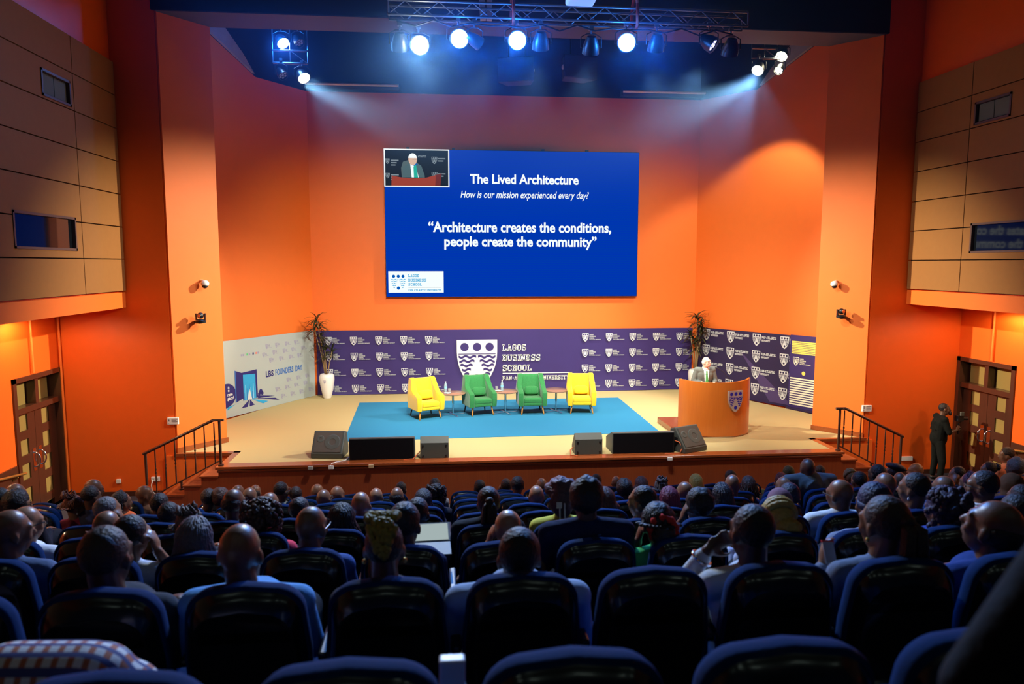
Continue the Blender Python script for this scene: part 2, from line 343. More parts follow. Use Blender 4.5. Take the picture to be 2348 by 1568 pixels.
    b = MB(); ym = (Y0+Y1)/2; db(b, ym-.05, ym+.05, T0+.05, T1-.08, -.2, -.02); db(b, Y0+.09, Y1-.09, T0, T1-.08, -.24, -.22); tr = b.build('transom', M['darkwood'], d)
    b = MB(); db(b, Y0+.13, ym-.07, T0+.05, T1-.1, -.19, -.18); db(b, ym+.07, Y1-.13, T0+.05, T1-.1, -.19, -.18); b.build('pane', M['frost'], tr)
    for a0, a1, hy in ((Y0+.09, ym-.004, ym-.09), (ym+.004, Y1-.09, ym+.09)):
        b = MB(); ya, yb = (a0+a1)/2-.12, (a0+a1)/2+.12; zs = [FL+.12]; 
        for i in range(4): zs += [.32+.42*i, .32+.42*i+.27]
        zs.append(T0-.05); db(b, a0, ya, FL, T0-.05, -.14, -.09); db(b, yb, a1, FL, T0-.05, -.14, -.09)
        for i in range(0, len(zs)-1, 2): db(b, ya, yb, zs[i], zs[i+1], -.14, -.09)
        lf = b.build('door_leaf', M['darkwood'], d)
        b = MB(); db(b, ya, yb, .15, T0-.1, -.125, -.115); b.build('pane', M['frost'], lf)
        b = MB(); db(b, hy-.045, hy+.045, .82, 1.22, -.09, -.082); b.build('push_plate', M['chrome'], lf)
        b = MB(); xs = 1 if s == 0 else -1
        b.tube([((-.09+.10*math.sin(PI*i/10))*xs, hy-oy, 1.02-.13*math.cos(PI*i/10)-oz) for i in range(11)], .014); b.build('handle', M['chrome'], lf, smooth=True)
    # conduit pipes above the door
    for j, y in enumerate((12.85, 13.74)):
        b = MB().tube([(mx(-6.96, s), y, 2.55 if j == 0 else FL), (mx(-6.96, s), y, 3.6)], .022); 
        if j == 1 and s == 1: continue
        tag(b.build('conduit_pipe', M['orange'], smooth=True), ['orange painted conduit above the left double doors', 'orange painted conduit rising in the corner beside the left doors', 'orange painted conduit above the right double doors'][s*2+j], 'pipe')
    # brass handrail along the side wall
    h = thing('handrail', (mx(-6.9, s), 11.2, 1.0), 'brass handrail on the dark dado beside the %s double doors' % SIDE[s], 'handrail')
    b = MB().tube([(0, -1.1, .27), (0, 1.12, -.05)], .022); b.build('rail', M['brass'], h, smooth=True)
    for yy in (.9, -.3): b = MB().tube([(0, yy, .0-.05), (mx(-.09, s)-(0 if s == 0 else 2*CX), yy, -.12)], .012); b.build('bracket', M['brass'], h)
# lintel beam over the stage opening: black front, underside greyed in its colour for the stage light
b = MB(); b.box((-5.08, 13.74, 8.84), (2*CX+5.08, 14.6, 11)); struct(b, 'beam', M['black'])
b = MB(); b.box((-5.0, 13.75, 8.82), (2*CX+5.0, 14.6, 8.84)); struct(b, 'beam_soffit', M['soffit'])
# ------------------------------------------------------------------ stage
SX0, SX1, SY, NY = -3.97, 2*CX+3.97, 12.78, 13.72
b = MB(); out = [(SX0+.1, SY+.2), (SX1-.1, SY+.2), (SX1-.1, NY+.1), (9.1, NY+.1), (9.1, 15.2), (7.1, 19.9), (-3.6, 19.9), (-5.6, 15.2), (-5.6, NY+.1), (SX0+.1, NY+.1)]
b.loops([[(x, y, z) for x, y in out] for z in (.2, ST)]); struct(b, 'floor_stage', M['carpet'])
b = MB(); b.box((SX0, SY, 0), (SX1, SY+.2, ST-.05)); struct(b, 'wall_stage_front', M['cherry'])
b = MB(); b.box((SX0-.04, SY-.05, ST-.045), (SX1+.04, SY+.21, ST+.006)); b.box((SX0-.02, SY-.028, ST-.10), (SX1+.02, SY, ST-.06)); struct(b, 'trim_9', M['cherryx'], bevel=.008)
for s in (0, 1):
    b = MB()
    def bx(x0, x1, y0, y1, z0, z1): a, c = sorted((mx(x0, s), mx(x1, s))); b.box((a, y0, z0), (c, y1, z1))
    bx(SX0-.01, SX0+.11, SY+.21, NY+.11, ST-.05, ST+.006); bx(-5.05, SX0+.11, NY, NY+.11, ST-.05, ST+.006); struct(b, 'trim_%d' % (10+s), M['cherryx'])
    b = MB(); bx(-5.2, SX0, NY+.03, NY+.08, 0, ST-.04); struct(b, 'wall_stair_'+SIDE[s], M['orange'])
    b = MB(); 
    for i in range(4):
        z = FL+(ST-FL)*(4-i)/5; x1 = SX0-.295*i; bx(x1-.295, x1, SY, NY+.03, 0, z-.03); bx(x1-.32, x1, SY-.02, NY+.03, z-.03, z)
    struct(b, 'stairs_'+SIDE[s], M['cherry'])
    # stair railing with turned balusters
    X0, X1 = SX0+.03, SX0-1.24; zt = lambda x: ST+.82-(X0-x)/(X0-X1)*.55; zf = lambda x: ST+.10-(X0-x)/(X0-X1)*.66
    r = thing('stair_railing', (mx(X0, s), SY+.07, ST), 'brown metal stair railing with turned balusters on the %s stage steps' % SIDE[s], 'railing')
    P = lambda x, z: (mx(x, s)-mx(X0, s), 0, z-ST)
    b = MB().tube([P(X0+.08, zt(X0)+.0), P(X0-.1, zt(X0)), P(X1-.04, zt(X1)-.03)], .026); b.build('top_rail', M['rail'], r, smooth=True)
    b = MB().tube([P(X0, zf(X0)), P(X1, zf(X1))], .012); b.build('bottom_rail', M['rail'], r)
    for x, zb in ((X0, ST), (X1, FL)):
        b = MB().tube([P(x, zb+.006), P(x, zt(x)-.01)], .024); b.lathe([(.05, 0), (.05, .02), (.026, .03)], 12, P(x, zb+.006)); b.build('newel_post', M['rail'], r, smooth=True)
    for i in range(1, 8):
        x = X0+(X1-X0)*(i-.45)/7.5; z0, z1 = zf(x), zt(x); zm = (z0+z1)/2
        b = MB().tube([P(x, z0), P(x, zm-.09), P(x, zm-.06), P(x, zm-.03), P(x, zm), P(x, zm+.03), P(x, zm+.06), P(x, zm+.09), P(x, z1)], [.013, .014, .008, .018, .009, .018, .008, .014, .011], 8)
        b.build('baluster', M['rail'], r, smooth=True)
    x = (X0+X1)/2-.05; b = MB().tube([P(x, ST-.41), P(x, zf(x))], .022); b.lathe([(.05, 0), (.05, .02), (.026, .03)], 12, P(x, ST-.41)); b.build('foot_post', M['rail'], r)
# blue carpet
b = MB(); b.loops([[(-2.17, 18.5, z), (-2.02, 14.42, z), (4.55, 14.62, z), (4.62, 18.62, z)][::-1] for z in (ST, ST+.008)])
tag(b.build('carpet', M['rug']), 'large blue carpet laid on the stage under the armchairs', 'carpet')
# ------------------------------------------------------------------ lettering and the crest
SLAB = {  # strokes on a 0.7 x 1 cell
 'A': '.12 .09 .35 .91;.35 .91 .58 .09;.2 .36 .5 .36;-.02 .09 .24 .09;.46 .09 .72 .09;.2 .91 .4 .91',
 'B': '.14 .09 .14 .91;0 .91 .5 .91;0 .09 .5 .09;.14 .52 .5 .52;.5 .91 .6 .8;.6 .8 .6 .62;.6 .62 .5 .52;.5 .52 .62 .42;.62 .42 .62 .2;.62 .2 .5 .09',
 'C': '.22 .91 .5 .91;.22 .09 .5 .09;.1 .78 .1 .22;.1 .78 .22 .91;.1 .22 .22 .09;.5 .91 .6 .8;.6 .8 .6 .66;.5 .09 .6 .2;.6 .2 .6 .32',
 'E': '.14 .09 .14 .91;0 .91 .58 .91;0 .09 .58 .09;.14 .5 .42 .5;.58 .98 .58 .74;.58 .02 .58 .26;.42 .6 .42 .4',
 'G': '.22 .91 .5 .91;.22 .09 .5 .09;.1 .78 .1 .22;.1 .78 .22 .91;.1 .22 .22 .09;.5 .91 .6 .8;.6 .8 .6 .68;.5 .09 .6 .2;.6 .2 .6 .46;.38 .46 .7 .46',
 'H': '.14 .09 .14 .91;.56 .09 .56 .91;.14 .5 .56 .5;0 .91 .28 .91;.42 .91 .7 .91;0 .09 .28 .09;.42 .09 .7 .09',
 'I': '.2 .09 .2 .91;.02 .91 .38 .91;.02 .09 .38 .09', 'L': '.14 .09 .14 .91;0 .91 .3 .91;0 .09 .58 .09;.58 .02 .58 .3',
 'N': '.12 .09 .12 .91;.58 .09 .58 .91;.12 .91 .58 .09;-.02 .91 .2 .91;.44 .91 .72 .91;-.02 .09 .26 .09',
 'O': '.22 .91 .48 .91;.22 .09 .48 .09;.1 .78 .1 .22;.6 .78 .6 .22;.1 .78 .22 .91;.1 .22 .22 .09;.6 .78 .48 .91;.6 .22 .48 .09',
 'P': '.14 .09 .14 .91;0 .91 .5 .91;0 .09 .3 .09;.14 .44 .5 .44;.5 .91 .6 .8;.6 .8 .6 .56;.6 .56 .5 .44',
 'R': '.14 .09 .14 .91;0 .91 .5 .91;0 .09 .28 .09;.14 .5 .5 .5;.5 .91 .6 .8;.6 .8 .6 .62;.6 .62 .5 .5;.38 .5 .6 .09;.5 .09 .74 .09',
 'S': '.2 .91 .5 .91;.1 .8 .2 .91;.1 .8 .1 .65;.1 .65 .2 .54;.2 .54 .5 .46;.5 .46 .6 .35;.6 .35 .6 .2;.6 .2 .5 .09;.5 .09 .2 .09;.1 .02 .1 .3;.6 .98 .6 .72',
 'T': '.35 .09 .35 .91;.04 .91 .66 .91;.18 .09 .52 .09;.04 .98 .04 .7;.66 .98 .66 .7', 'U': '.12 .91 .12 .22;.58 .91 .58 .22;.12 .22 .22 .09;.58 .22 .48 .09;.22 .09 .48 .09;-.02 .91 .26 .91;.44 .91 .72 .91',
 'V': '.12 .91 .35 .09;.58 .91 .35 .09;-.02 .91 .26 .91;.44 .91 .72 .91', 'Y': '.12 .91 .35 .5;.58 .91 .35 .5;.35 .5 .35 .09;-.02 .91 .26 .91;.44 .91 .72 .91;.2 .09 .5 .09', '-': '.1 .48 .4 .48', ' ': ''}
ADV = {'I': .5, '-': .55, ' ': .45}
def slab(mb, s, T, h, x=0, y=0, t=.19, width=None, z=0):
    "slab serif capitals of height h from x, y (baseline) in the plane of T"
    w = sum(ADV.get(c, .84) for c in s)*h; k = width/w if width else 1; cx = 0
    for c in s:
        for seg in SLAB[c].split(';'):
            if not seg: continue
            x0, y0, x1, y1 = [float(v) for v in seg.split()]; d = Vector((x1-x0, y1-y0)); l = d.length; d /= l; n = Vector((-d.y, d.x))*(t/2); e = d*(t*.18)
            q = [Vector((x0, y0))-e-n, Vector((x1, y1))+e-n, Vector((x1, y1))+e+n, Vector((x0, y0))-e+n]
            mb.poly([(x+(cx+p.x)*h*k, y+p.y*h) for p in q], T, z)
        cx += ADV.get(c, .84)
def shield(w, hgt=1.24):
    p = [(-.5, 0), (-.5, -.30)]
    for i in range(1, 9): t = i/8; p.append((-.5+.5*(t**2.0)*1.0-.0, -.30-(hgt-.30)*(1-(1-t)**1.25)))
    p = [(x*w, y*w) for x, y in p]; return p+[(-x, y) for x, y in p[-2::-1]]
def hw(v, hgt=1.24):                                   # half width of the shield at depth v
    if v < .30: return .5
    u = min(1, (v-.30)/(hgt-.30)); t = 1-(1-u)**(1/1.25); return .5-.5*t**2
def disc(mb, cx, cy, r, T, z, n=14): mb.poly([(cx+r*math.cos(2*PI*i/n), cy+r*math.sin(2*PI*i/n)) for i in range(n)], T, z)
def crest(mb, T, x, y, w, fg, bg, z=0, dz=.0015, seg=5):
    "shield with three discs, wave bands parted by a spire, and one disc at the tip; x, y is the middle of its top edge"
    mb.mi = fg; mb.poly([(x+u, y+v) for u, v in shield(w)][::-1], T, z)
    mb.mi = bg
    for i in (-1, 0, 1): disc(mb, x+i*.31*w, y-.18*w, .105*w, T, z+dz)
    mb.poly([(x-.46*w, y-.345*w), (x+.46*w, y-.345*w), (x+.46*w, y-.365*w), (x-.46*w, y-.365*w)][::-1], T, z+dz)
    for j in range(5):
        v = .395+.108*j; a = hw(v+.05)-.035; g = .02+.045*j
        if a-g < .05: continue
        for sg in (-1, 1):
            up_, lo = [], []
            n = max(2, int(seg*(a-g)/.4)+1)*2
            for i in range(n+1):
                u = g+(a-g)*i/n; s_ = math.sin((u-g)*2*PI/.21)*.021
                up_.append((x+sg*u*w, y+(-v+s_)*w)); lo.append((x+sg*u*w, y+(-v-.058+s_)*w))
            for i in range(n):
                q = [up_[i], up_[i+1], lo[i+1], lo[i]]; mb.poly(q if sg < 0 else q[::-1], T, z+dz)
    disc(mb, x, y-.965*w, .11*w, T, z+dz)
def lockup(mb, T, x, y, w, fg, bg, lines, seg=3, z=0):
    "crest with its lines of lettering to the right"
    crest(mb, T, x, y, w, fg, bg, z, seg=seg); mb.mi = fg
    for s, yy, h, wd, t in lines: slab(mb, s, T, h*w, x+.62*w, y+yy*w, t, wd*w, z)
LBS = [('LAGOS', -.30, .18, .62, .24), ('BUSINESS', -.56, .18, .98, .24), ('SCHOOL', -.82, .18, .76, .24), ('PAN-ATLANTIC UNIVERSITY', -1.02, .12, 1.75, .24)]
PAU = [('PAN-ATLANTIC', -.42, .24, 1.75, .26), ('UNIVERSITY', -.72, .18, 1.0, .26)]
# ------------------------------------------------------------------ banners along the stage walls
BT = frame((0, YB-.06, 0), (1, 0, 0), (0, 0, 1))       # plane of the main backdrop: u = x, v = z, normal towards the hall
z0, z1 = ST+.06, 2.61
bd = thing('backdrop_banner', (CX, YB-.05, ST), 'long purple backdrop banner with white crests across the rear of the stage', 'banner'); inv = Matrix.Translation((-CX, -(YB-.05), -ST))
b = MB(); N_ = 60; A = []
for i in range(N_+1): x = -3.42+(7.0+3.42)*i/N_; A.append((x, YB-.045+.010*math.sin(x*2.1)+.006*math.sin(x*5.3)))
vs = []; fs = []
for i, (x, y) in enumerate(A):
    for z, dy in ((z0-.05, -.06), (z0+.06, -.02), (z0+.4, 0), (z1, 0)): vs.append((x, min(y+dy*(.6+.4*math.sin(x*1.7)), YB-.04), z))
for i in range(N_):
    for j in range(3): fs.append((i*4+j, (i+1)*4+j, (i+1)*4+j+1, i*4+j+1))
b.add([inv @ Vector(v) for v in vs], fs); o = b.build('cloth', M['purple'], bd, smooth='all')
P = MB(); T = inv @ frame((0, YB-.09, 0), (1, 0, 0), (0, 0, 1))
for r_ in range(4):
    for c_ in range(5): lockup(P, T, -3.1+.671*c_+.008*r_, 2.44-.437*r_, .185, 0, 1, LBS); lockup(P, T, 3.92+.673*c_, 2.48-.437*r_, .185, 0, 1, LBS)
crest(P, T, .905, 2.33, 1.11, 0, 1, seg=9); P.mi = 0
slab(P, 'LAGOS', T, .175, 1.61, 2.02, .2, .67); slab(P, 'BUSINESS', T, .175, 1.61, 1.735, .2, 1.07); slab(P, 'SCHOOL', T, .175, 1.61, 1.45, .2, .83)
P.poly([(1.61, 1.375), (3.48, 1.375), (3.48, 1.40), (1.61, 1.40)], T); slab(P, 'PAN-ATLANTIC UNIVERSITY', T, .115, 1.61, 1.2, .22, 1.87)
P.build('printed_crests', [M['print'], M['purple']], bd, recalc=False)
# white banner on the left flank
d = Vector((.542, 1, 0)).normalized()                  # along the left flank towards the back
def flank_frame(s, y, off): x = mx(XB-(YB-y)*.542, s); n = Vector((d.y, -d.x, 0)) if s == 0 else Vector((-d.y, -d.x, 0)); return Vector((x, y, 0))+n*off
LW = 3.42                                              # u = 0 at the hall end, LW at the back corner
o0 = flank_frame(0, 16.7, .05); wb_ = thing('founders_day_banner', (o0.x, o0.y, ST), 'white banner with an open blue doorway on the left stage wall', 'banner')
T = Matrix.Translation((0, 0, -ST)) @ frame((0, 0, 0), d, (0, 0, 1))
b = MB(); b.loops([[(u, v, 0) for u, v in ((0, ST+.004), (LW, ST+.004), (LW, 2.62), (0, 2.64))], [(u, v, -.03) for u, v in ((0, ST+.004), (LW, ST+.004), (LW, 2.62), (0, 2.64))]])
b.v = [tuple(T @ Vector(v)) for v in b.v]; b.build('panel', M['offwhite'], wb_)
mats_ = [M['greyprint'], M['offwhite'], M['navy'], M['cyan'], M['sky'], M['mid'], M['greenp'], M['redp'], M['print']]
P = MB(); Z = .004
SM = [('LAGOS', -.36, .2, .5, .3), ('SCHOOL', -.66, .2, .6, .3), ('UNIVERSITY', -1.0, .1, 1.3, .3)]
for v, us in ((2.375, (1.69, 2.03, 2.39, 2.74)), (2.20, (1.93, 2.30, 2.63, 3.01)), (2.18, (1.57,)), (2.02, (1.80, 2.16, 2.52, 2.85)), (1.44, (2.41, 2.79, 3.14)), (1.26, (1.99, 2.34, 2.69, 3.06)), (1.055, (2.18, 2.54, 2.89, 3.26))):
    for u in us: lockup(P, T, u-.075, v+.055, .095, 0, 1, SM, 2, Z)
for x0, s_, wd, mi in ((1.54, 'LBS', .27, 2), (1.88, 'FOUNDERS', .67, 5), (2.63, 'DAY', .27, 5)):
    P.mi = mi; text_mesh(P, s_, T @ Matrix.Translation((x0, 1.62, Z)), .205, 'LEFT', .006, 0, wd)
U = lambda pts, mi, z=Z: (setattr(P, 'mi', mi), P.poly(pts, T, z))
U([(.52, 1.16), (.77, 1.23), (.77, 1.83), (.52, 1.92)], 2, Z+.001); U([(.52, 1.16), (.55, 1.17), (.55, 1.91), (.52, 1.92)], 5, Z+.002)
U([(.76, 1.17), (1.25, 1.17), (1.24, 1.86), (.72, 1.84)], 2, Z); U([(.78, 1.17), (1.19, 1.17), (1.18, 1.76), (.78, 1.79)], 3, Z+.0015)
for i in range(9): U([(.79+.043*i, 1.18), (.815+.043*i, 1.18), (.81+.043*i, 1.36+.09*((i*5) % 3)), (.797+.043*i, 1.36+.09*((i*5) % 3))], 4 if i % 2 else 5, Z+.002)
U([(.90, 1.17), (1.05, 1.17), (.98, 1.42)], 8, Z+.003)
for pts, mi in (([(.92, 1.17), (.50, 1.13), (.26, 1.03), (.26, 1.10)], 3), ([(.96, 1.17), (.69, 1.00), (.90, 1.00)], 2), ([(.98, 1.17), (.96, 1.00), (1.13, 1.01)], 2), ([(1.02, 1.17), (1.42, .99), (1.60, 1.02)], 3), ([(1.1, 1.17), (2.0, .98), (1.85, 1.06)], 2), ([(1.25, 1.22), (1.85, 1.11), (1.25, 1.15)], 2)): U(pts, mi)
for cx, cy, r_ in ((1.30, 1.25, .045), (1.35, 1.30, .06), (1.40, 1.25, .045)): P.mi = 2; disc(P, cx, cy, r_, T, Z)
P.mi = 2; P.poly([(.0, 1.0)]+[(.27+.27*math.cos(a), 1.38+.27*math.sin(a)) for a in [(-75+i*165/12)*PI/180 for i in range(13)]]+[(0, 1.65)], T, Z)
P.mi = 8
for s_, u, v in (('n', .29, 1.53), ('e', .29, 1.46), ('rate', .27, 1.36), ('gacy!', .27, 1.27)): text_mesh(P, s_, T @ Matrix.Translation((u, v, Z+.002)), .10, 'LEFT', .004)
for i, (u, mi) in enumerate(((.74, 0), (.80, 0), (.92, 6), (1.0, 0), (1.12, 2), (1.22, 7), (1.29, 0))): U([(u, 2.23), (u+.045, 2.23), (u+.045, 2.28), (u, 2.28)], mi)
P.build('printed_design', mats_, wb_, recalc=False)
# dark purple banner on the right flank
dr = Vector((.542, -1, 0)).normalized(); o1 = flank_frame(1, 19.6, .05)
rb = thing('side_banner', (o1.x, o1.y, ST), 'dark purple banner with white crests on the right stage wall', 'banner'); T = Matrix.Translation((0, 0, -ST)) @ frame((0, 0, 0), dr, (0, 0, 1))
RW = 4.4; b = MB(); q = ((0, ST+.004), (RW, ST+.004), (RW, 2.66), (0, 2.64)); b.loops([[(u, v, 0) for u, v in q], [(u, v, -.03) for u, v in q]]); b.v = [tuple(T @ Vector(v)) for v in b.v]; b.build('cloth', M['darkpurple'], rb)
P = MB(); P.mi = 2; P.poly([(1.50, 2.10), (1.56, 2.06), (3.1, ST+.06), (2.45, ST+.06)], T, .003)
for r_ in range(4):
    for c_ in range(5): lockup(P, T, .33+.83*c_, 2.61-.432*r_, .25, 0, 1, PAU, 4, .005)
P.build('printed_crests', [M['print'], M['darkpurple'], M['lilac']], rb, recalc=False)
# striped display stand half hidden by the right pillar
pt = Vector((8.36, 17.06, 0))+dr*.62; st = thing('display_stand', (pt.x, pt.y, ST), 'purple display stand with cream stripes half hidden by the right pillar', 'display stand'); st.rotation_euler = (0, 0, math.atan2(dr.y, dr.x))
b = MB().box((-.38, -.02, 0), (.38, .02, 1.83)); b.build('panel', M['purple'], st); b = MB().box((-.40, -.07, 0), (.40, .07, .05)); b.build('base', M['darkpurple'], st)
T = frame((0, -.024, 0), (1, 0, 0), (0, 0, 1)); P = MB(); P.mi = 0
for i in range(12): P.poly([(-.34, .12+.058*i), (.34, .12+.058*i), (.34, .155+.058*i), (-.34, .155+.058*i)], T)
for i in range(8): P.mi = 2; P.poly([(-.33, 1.38+.04*i), (.33, 1.38+.04*i), (.33, 1.41+.04*i), (-.33, 1.41+.04*i)], T)
P.mi = 0; lockup(P, T, -.2, 1.30, .17, 0, 1, LBS, 3); P.mi = 2; disc(P, .02, .92, .05, T, 0); P.build('stripe_print', [M['stripe'], M['purple'], M['gold']], st, recalc=False)
# ------------------------------------------------------------------ LED screen and its slide
sw = thing('led_screen', (CX+.12, 19.6, 3.5), 'large LED screen on the orange wall showing a blue slide with white text', 'screen')
SXa, SXb, SZa, SZb = -1.53, 5.34, 3.51, 7.41; iv = Matrix.Translation((-(CX+.12), -19.6, -3.5))
b = MB().box((SXa, 19.6, SZa), (SXb, 19.73, SZb)); b.v = [tuple(iv @ Vector(v)) for v in b.v]; b.build('casing', M['blackm'], sw)
b = MB()
for x in (-.9, .3, 2.7, 3.9): b.box((x-.04, 19.62, SZb), (x+.04, 19.7, SZb+.05))
b.v = [tuple(iv @ Vector(v)) for v in b.v]; b.build('mounting_bracket', M['blackm'], sw)
gb = mat('slide_blue', (0, 0, 0), .6, .0, var=0)
N = gb.node_tree.nodes; L = gb.node_tree.links; tc = N.new('ShaderNodeTexCoord'); wv = N.new('ShaderNodeTexWave'); wv.bands_direction = 'Z'; wv.inputs['Scale'].default_value = 5; wv.inputs['Distortion'].default_value = 1.0
rp = N.new('ShaderNodeMix'); rp.data_type = 'RGBA'; rp.inputs[6].default_value = (.0, .042, .40, 1); rp.inputs[7].default_value = (.0, .034, .44, 1)
L.new(tc.outputs['Object'], wv.inputs['Vector']); L.new(wv.outputs[1], rp.inputs[0]); L.new(rp.outputs[2], N['Principled BSDF'].inputs['Emission Color']); N['Principled BSDF'].inputs['Emission Strength'].default_value = 1.0
E_ = lambda n, c, st=1.0: glow('screen_'+n, c, st)
SM_ = [gb, E_('white', (.93, 1, 1)), E_('dark', (.012, .016, .02)), E_('suit', (.075, .13, .14)), E_('skin', (.70, .46, .33)), E_('podium', (.33, .05, .025)), E_('tie', (.02, .42, .32)), E_('grey', (.22, .27, .30)), E_('logo', (.0, .10, .48)), E_('logo_light', (.05, .42, .72)), E_('podium_dark', (.16, .025, .02)), E_('chair', (.09, .13, .13))]
T = iv @ frame((0, 19.598, 0), (1, 0, 0), (0, 0, 1)); P = MB(); Q = lambda pts, mi, z: (setattr(P, 'mi', mi), P.poly(pts, T, z))
Q([(SXa+.01, SZa+.01), (SXb-.01, SZa+.01), (SXb-.01, SZb-.01), (SXa+.01, SZb-.01)], 0, 0)
sp = lambda x, y: (lambda p: (p.x, p.z))(at(x, y, Y=19.598))
for s_, x0, x1, y, sz, sh, bo in (('The Lived Architecture', 1078, 1327, 420, .34, 0, .010), ('How is our mission experienced every day?', 1055, 1349, 453, .26, .25, .0025), ('“Architecture creates the conditions,', 982, 1401, 531, .37, 0, .011), ('people create the community”', 1018, 1367, 564, .37, 0, .011)):
    a = sp(x0, y); c = sp(x1, y); P.mi = 1
    text_mesh(P, s_, T @ Matrix.Translation((a[0], a[1], .004)), sz, 'LEFT', bo, sh, c[0]-a[0])
# inset of the lectern camera
a = sp(880, 428); c = sp(1030, 342); u0, v0, u1, v1 = SXa, a[1], c[0], SZb+.0
w_, h_ = u1-u0, v1-v0; G = lambda u, v: (u0+u*w_, v0+v*h_)
R_ = lambda x0, y0, x1, y1, mi, z: Q([G(x0, y0), G(x1, y0), G(x1, y1), G(x0, y1)], mi, z)
R_(0, 0, 1, 1, 1, .003); R_(.018, .03, .982, .97, 2, .004)
for gx, gy, sc in ((.055, .74, .11), (.055, .36, .11), (.77, .80, .15), (.77, .40, .15)):
    cx, cy = G(gx, gy); crest(P, T, cx, cy, sc, 7, 2, .005, .0008, 3); P.mi = 7
    for k, ww in ((0, .20), (1, .15), (2, .12)):
        if gx < .5 or k < 2: P.poly([(cx+.09, cy-.03-.06*k), (cx+.09+ww, cy-.03-.06*k), (cx+.09+ww, cy-.06-.06*k), (cx+.09, cy-.06-.06*k)][::-1], T, .005)
slab(P, 'ATLANTIC', T, .055, G(.52, 0)[0], G(0, .78)[1], .2, .22, .005)
Q([G(.27, .25), G(.26, .5), G(.29, .66), G(.36, .70), G(.42, .66), G(.42, .25)], 11, .006)
Q([G(.28, .25), G(.29, .52), G(.38, .63), G(.50, .64), G(.57, .56), G(.62, .30), G(.62, .25)], 3, .007); Q([G(.42, .25), G(.40, .62), G(.47, .64), G(.53, .25)], 1, .008)
Q([G(.455, .25), G(.45, .52), G(.46, .58), G(.49, .58), G(.52, .25)], 6, .009); Q([G(.41, .58), G(.46, .56), G(.52, .60), G(.47, .63)], 8, .0095)
P.mi = 4; cx, cy = G(.44, .73); P.poly([(cx+.115*math.cos(t*PI/9), cy+.155*math.sin(t*PI/9)) for t in range(18)], T, .010); P.mi = 1; P.poly([(cx+.112*math.cos(t*PI/9)-.004, cy+.03+.125*math.sin(t*PI/9)) for t in range(0, 10)], T, .0105)
P.mi = 3
for dx in (.02, .085): P.poly([(cx+dx-.025, cy-.005), (cx+dx+.025, cy-.005), (cx+dx+.025, cy+.008), (cx+dx-.025, cy+.008)], T, .011)
pd = [G(.11, .03), G(.115, .30), G(.25, .25), G(.45, .225), G(.65, .25), G(.88, .37), G(.86, .03)]; Q(pd, 5, .012); Q([G(.78, .03), G(.79, .32), G(.88, .37), G(.86, .03)], 10, .013)
# crest card
a = sp(891, 671); c = sp(1017, 622); u0, v0, u1, v1 = a[0], a[1], c[0], c[1]; w_, h_ = u1-u0, v1-v0; R_(0, 0, 1, 1, 1, .003)
cx, cy = G(.18, .88); lw = .40; P.mi = 8
for i in (-1, 0, 1): disc(P, cx+i*.31*lw, cy-.16*lw, .105*lw, T, .004)
P.mi = 9
for j in range(5):
    v = .36+.13*j; aw = hw(v)-.02; g = .03+.05*j
    for sg in (-1, 1):
        for i in range(6):
            ua, ub = g+(aw-g)*i/6, g+(aw-g)*(i+1)/6; sa, sb = .02*math.sin(i*2.1), .02*math.sin((i+1)*2.1)
            q = [(cx+sg*ua*lw, cy-(v+sa)*lw), (cx+sg*ub*lw, cy-(v+sb)*lw), (cx+sg*ub*lw, cy-(v+.055+sb)*lw), (cx+sg*ua*lw, cy-(v+.055+sa)*lw)]; P.poly(q if sg < 0 else q[::-1], T, .004)
P.mi = 8; disc(P, cx, cy-.95*lw, .11*lw, T, .004); P.mi = 9
for s_, v, ww, hh in (('LAGOS', .73, .20, .13), ('BUSINESS', .52, .33, .13), ('SCHOOL', .32, .25, .13), ('PAN ATLANTIC UNIVERSITY', .07, .60, .09)):
    x_, y_ = G(.36, v); slab(P, s_, T, hh*h_, x_, y_, .2, ww*w_, .004)
R_(.36, .235, .95, .245, 7, .004)
P.build('display_panel', SM_, sw, recalc=False)
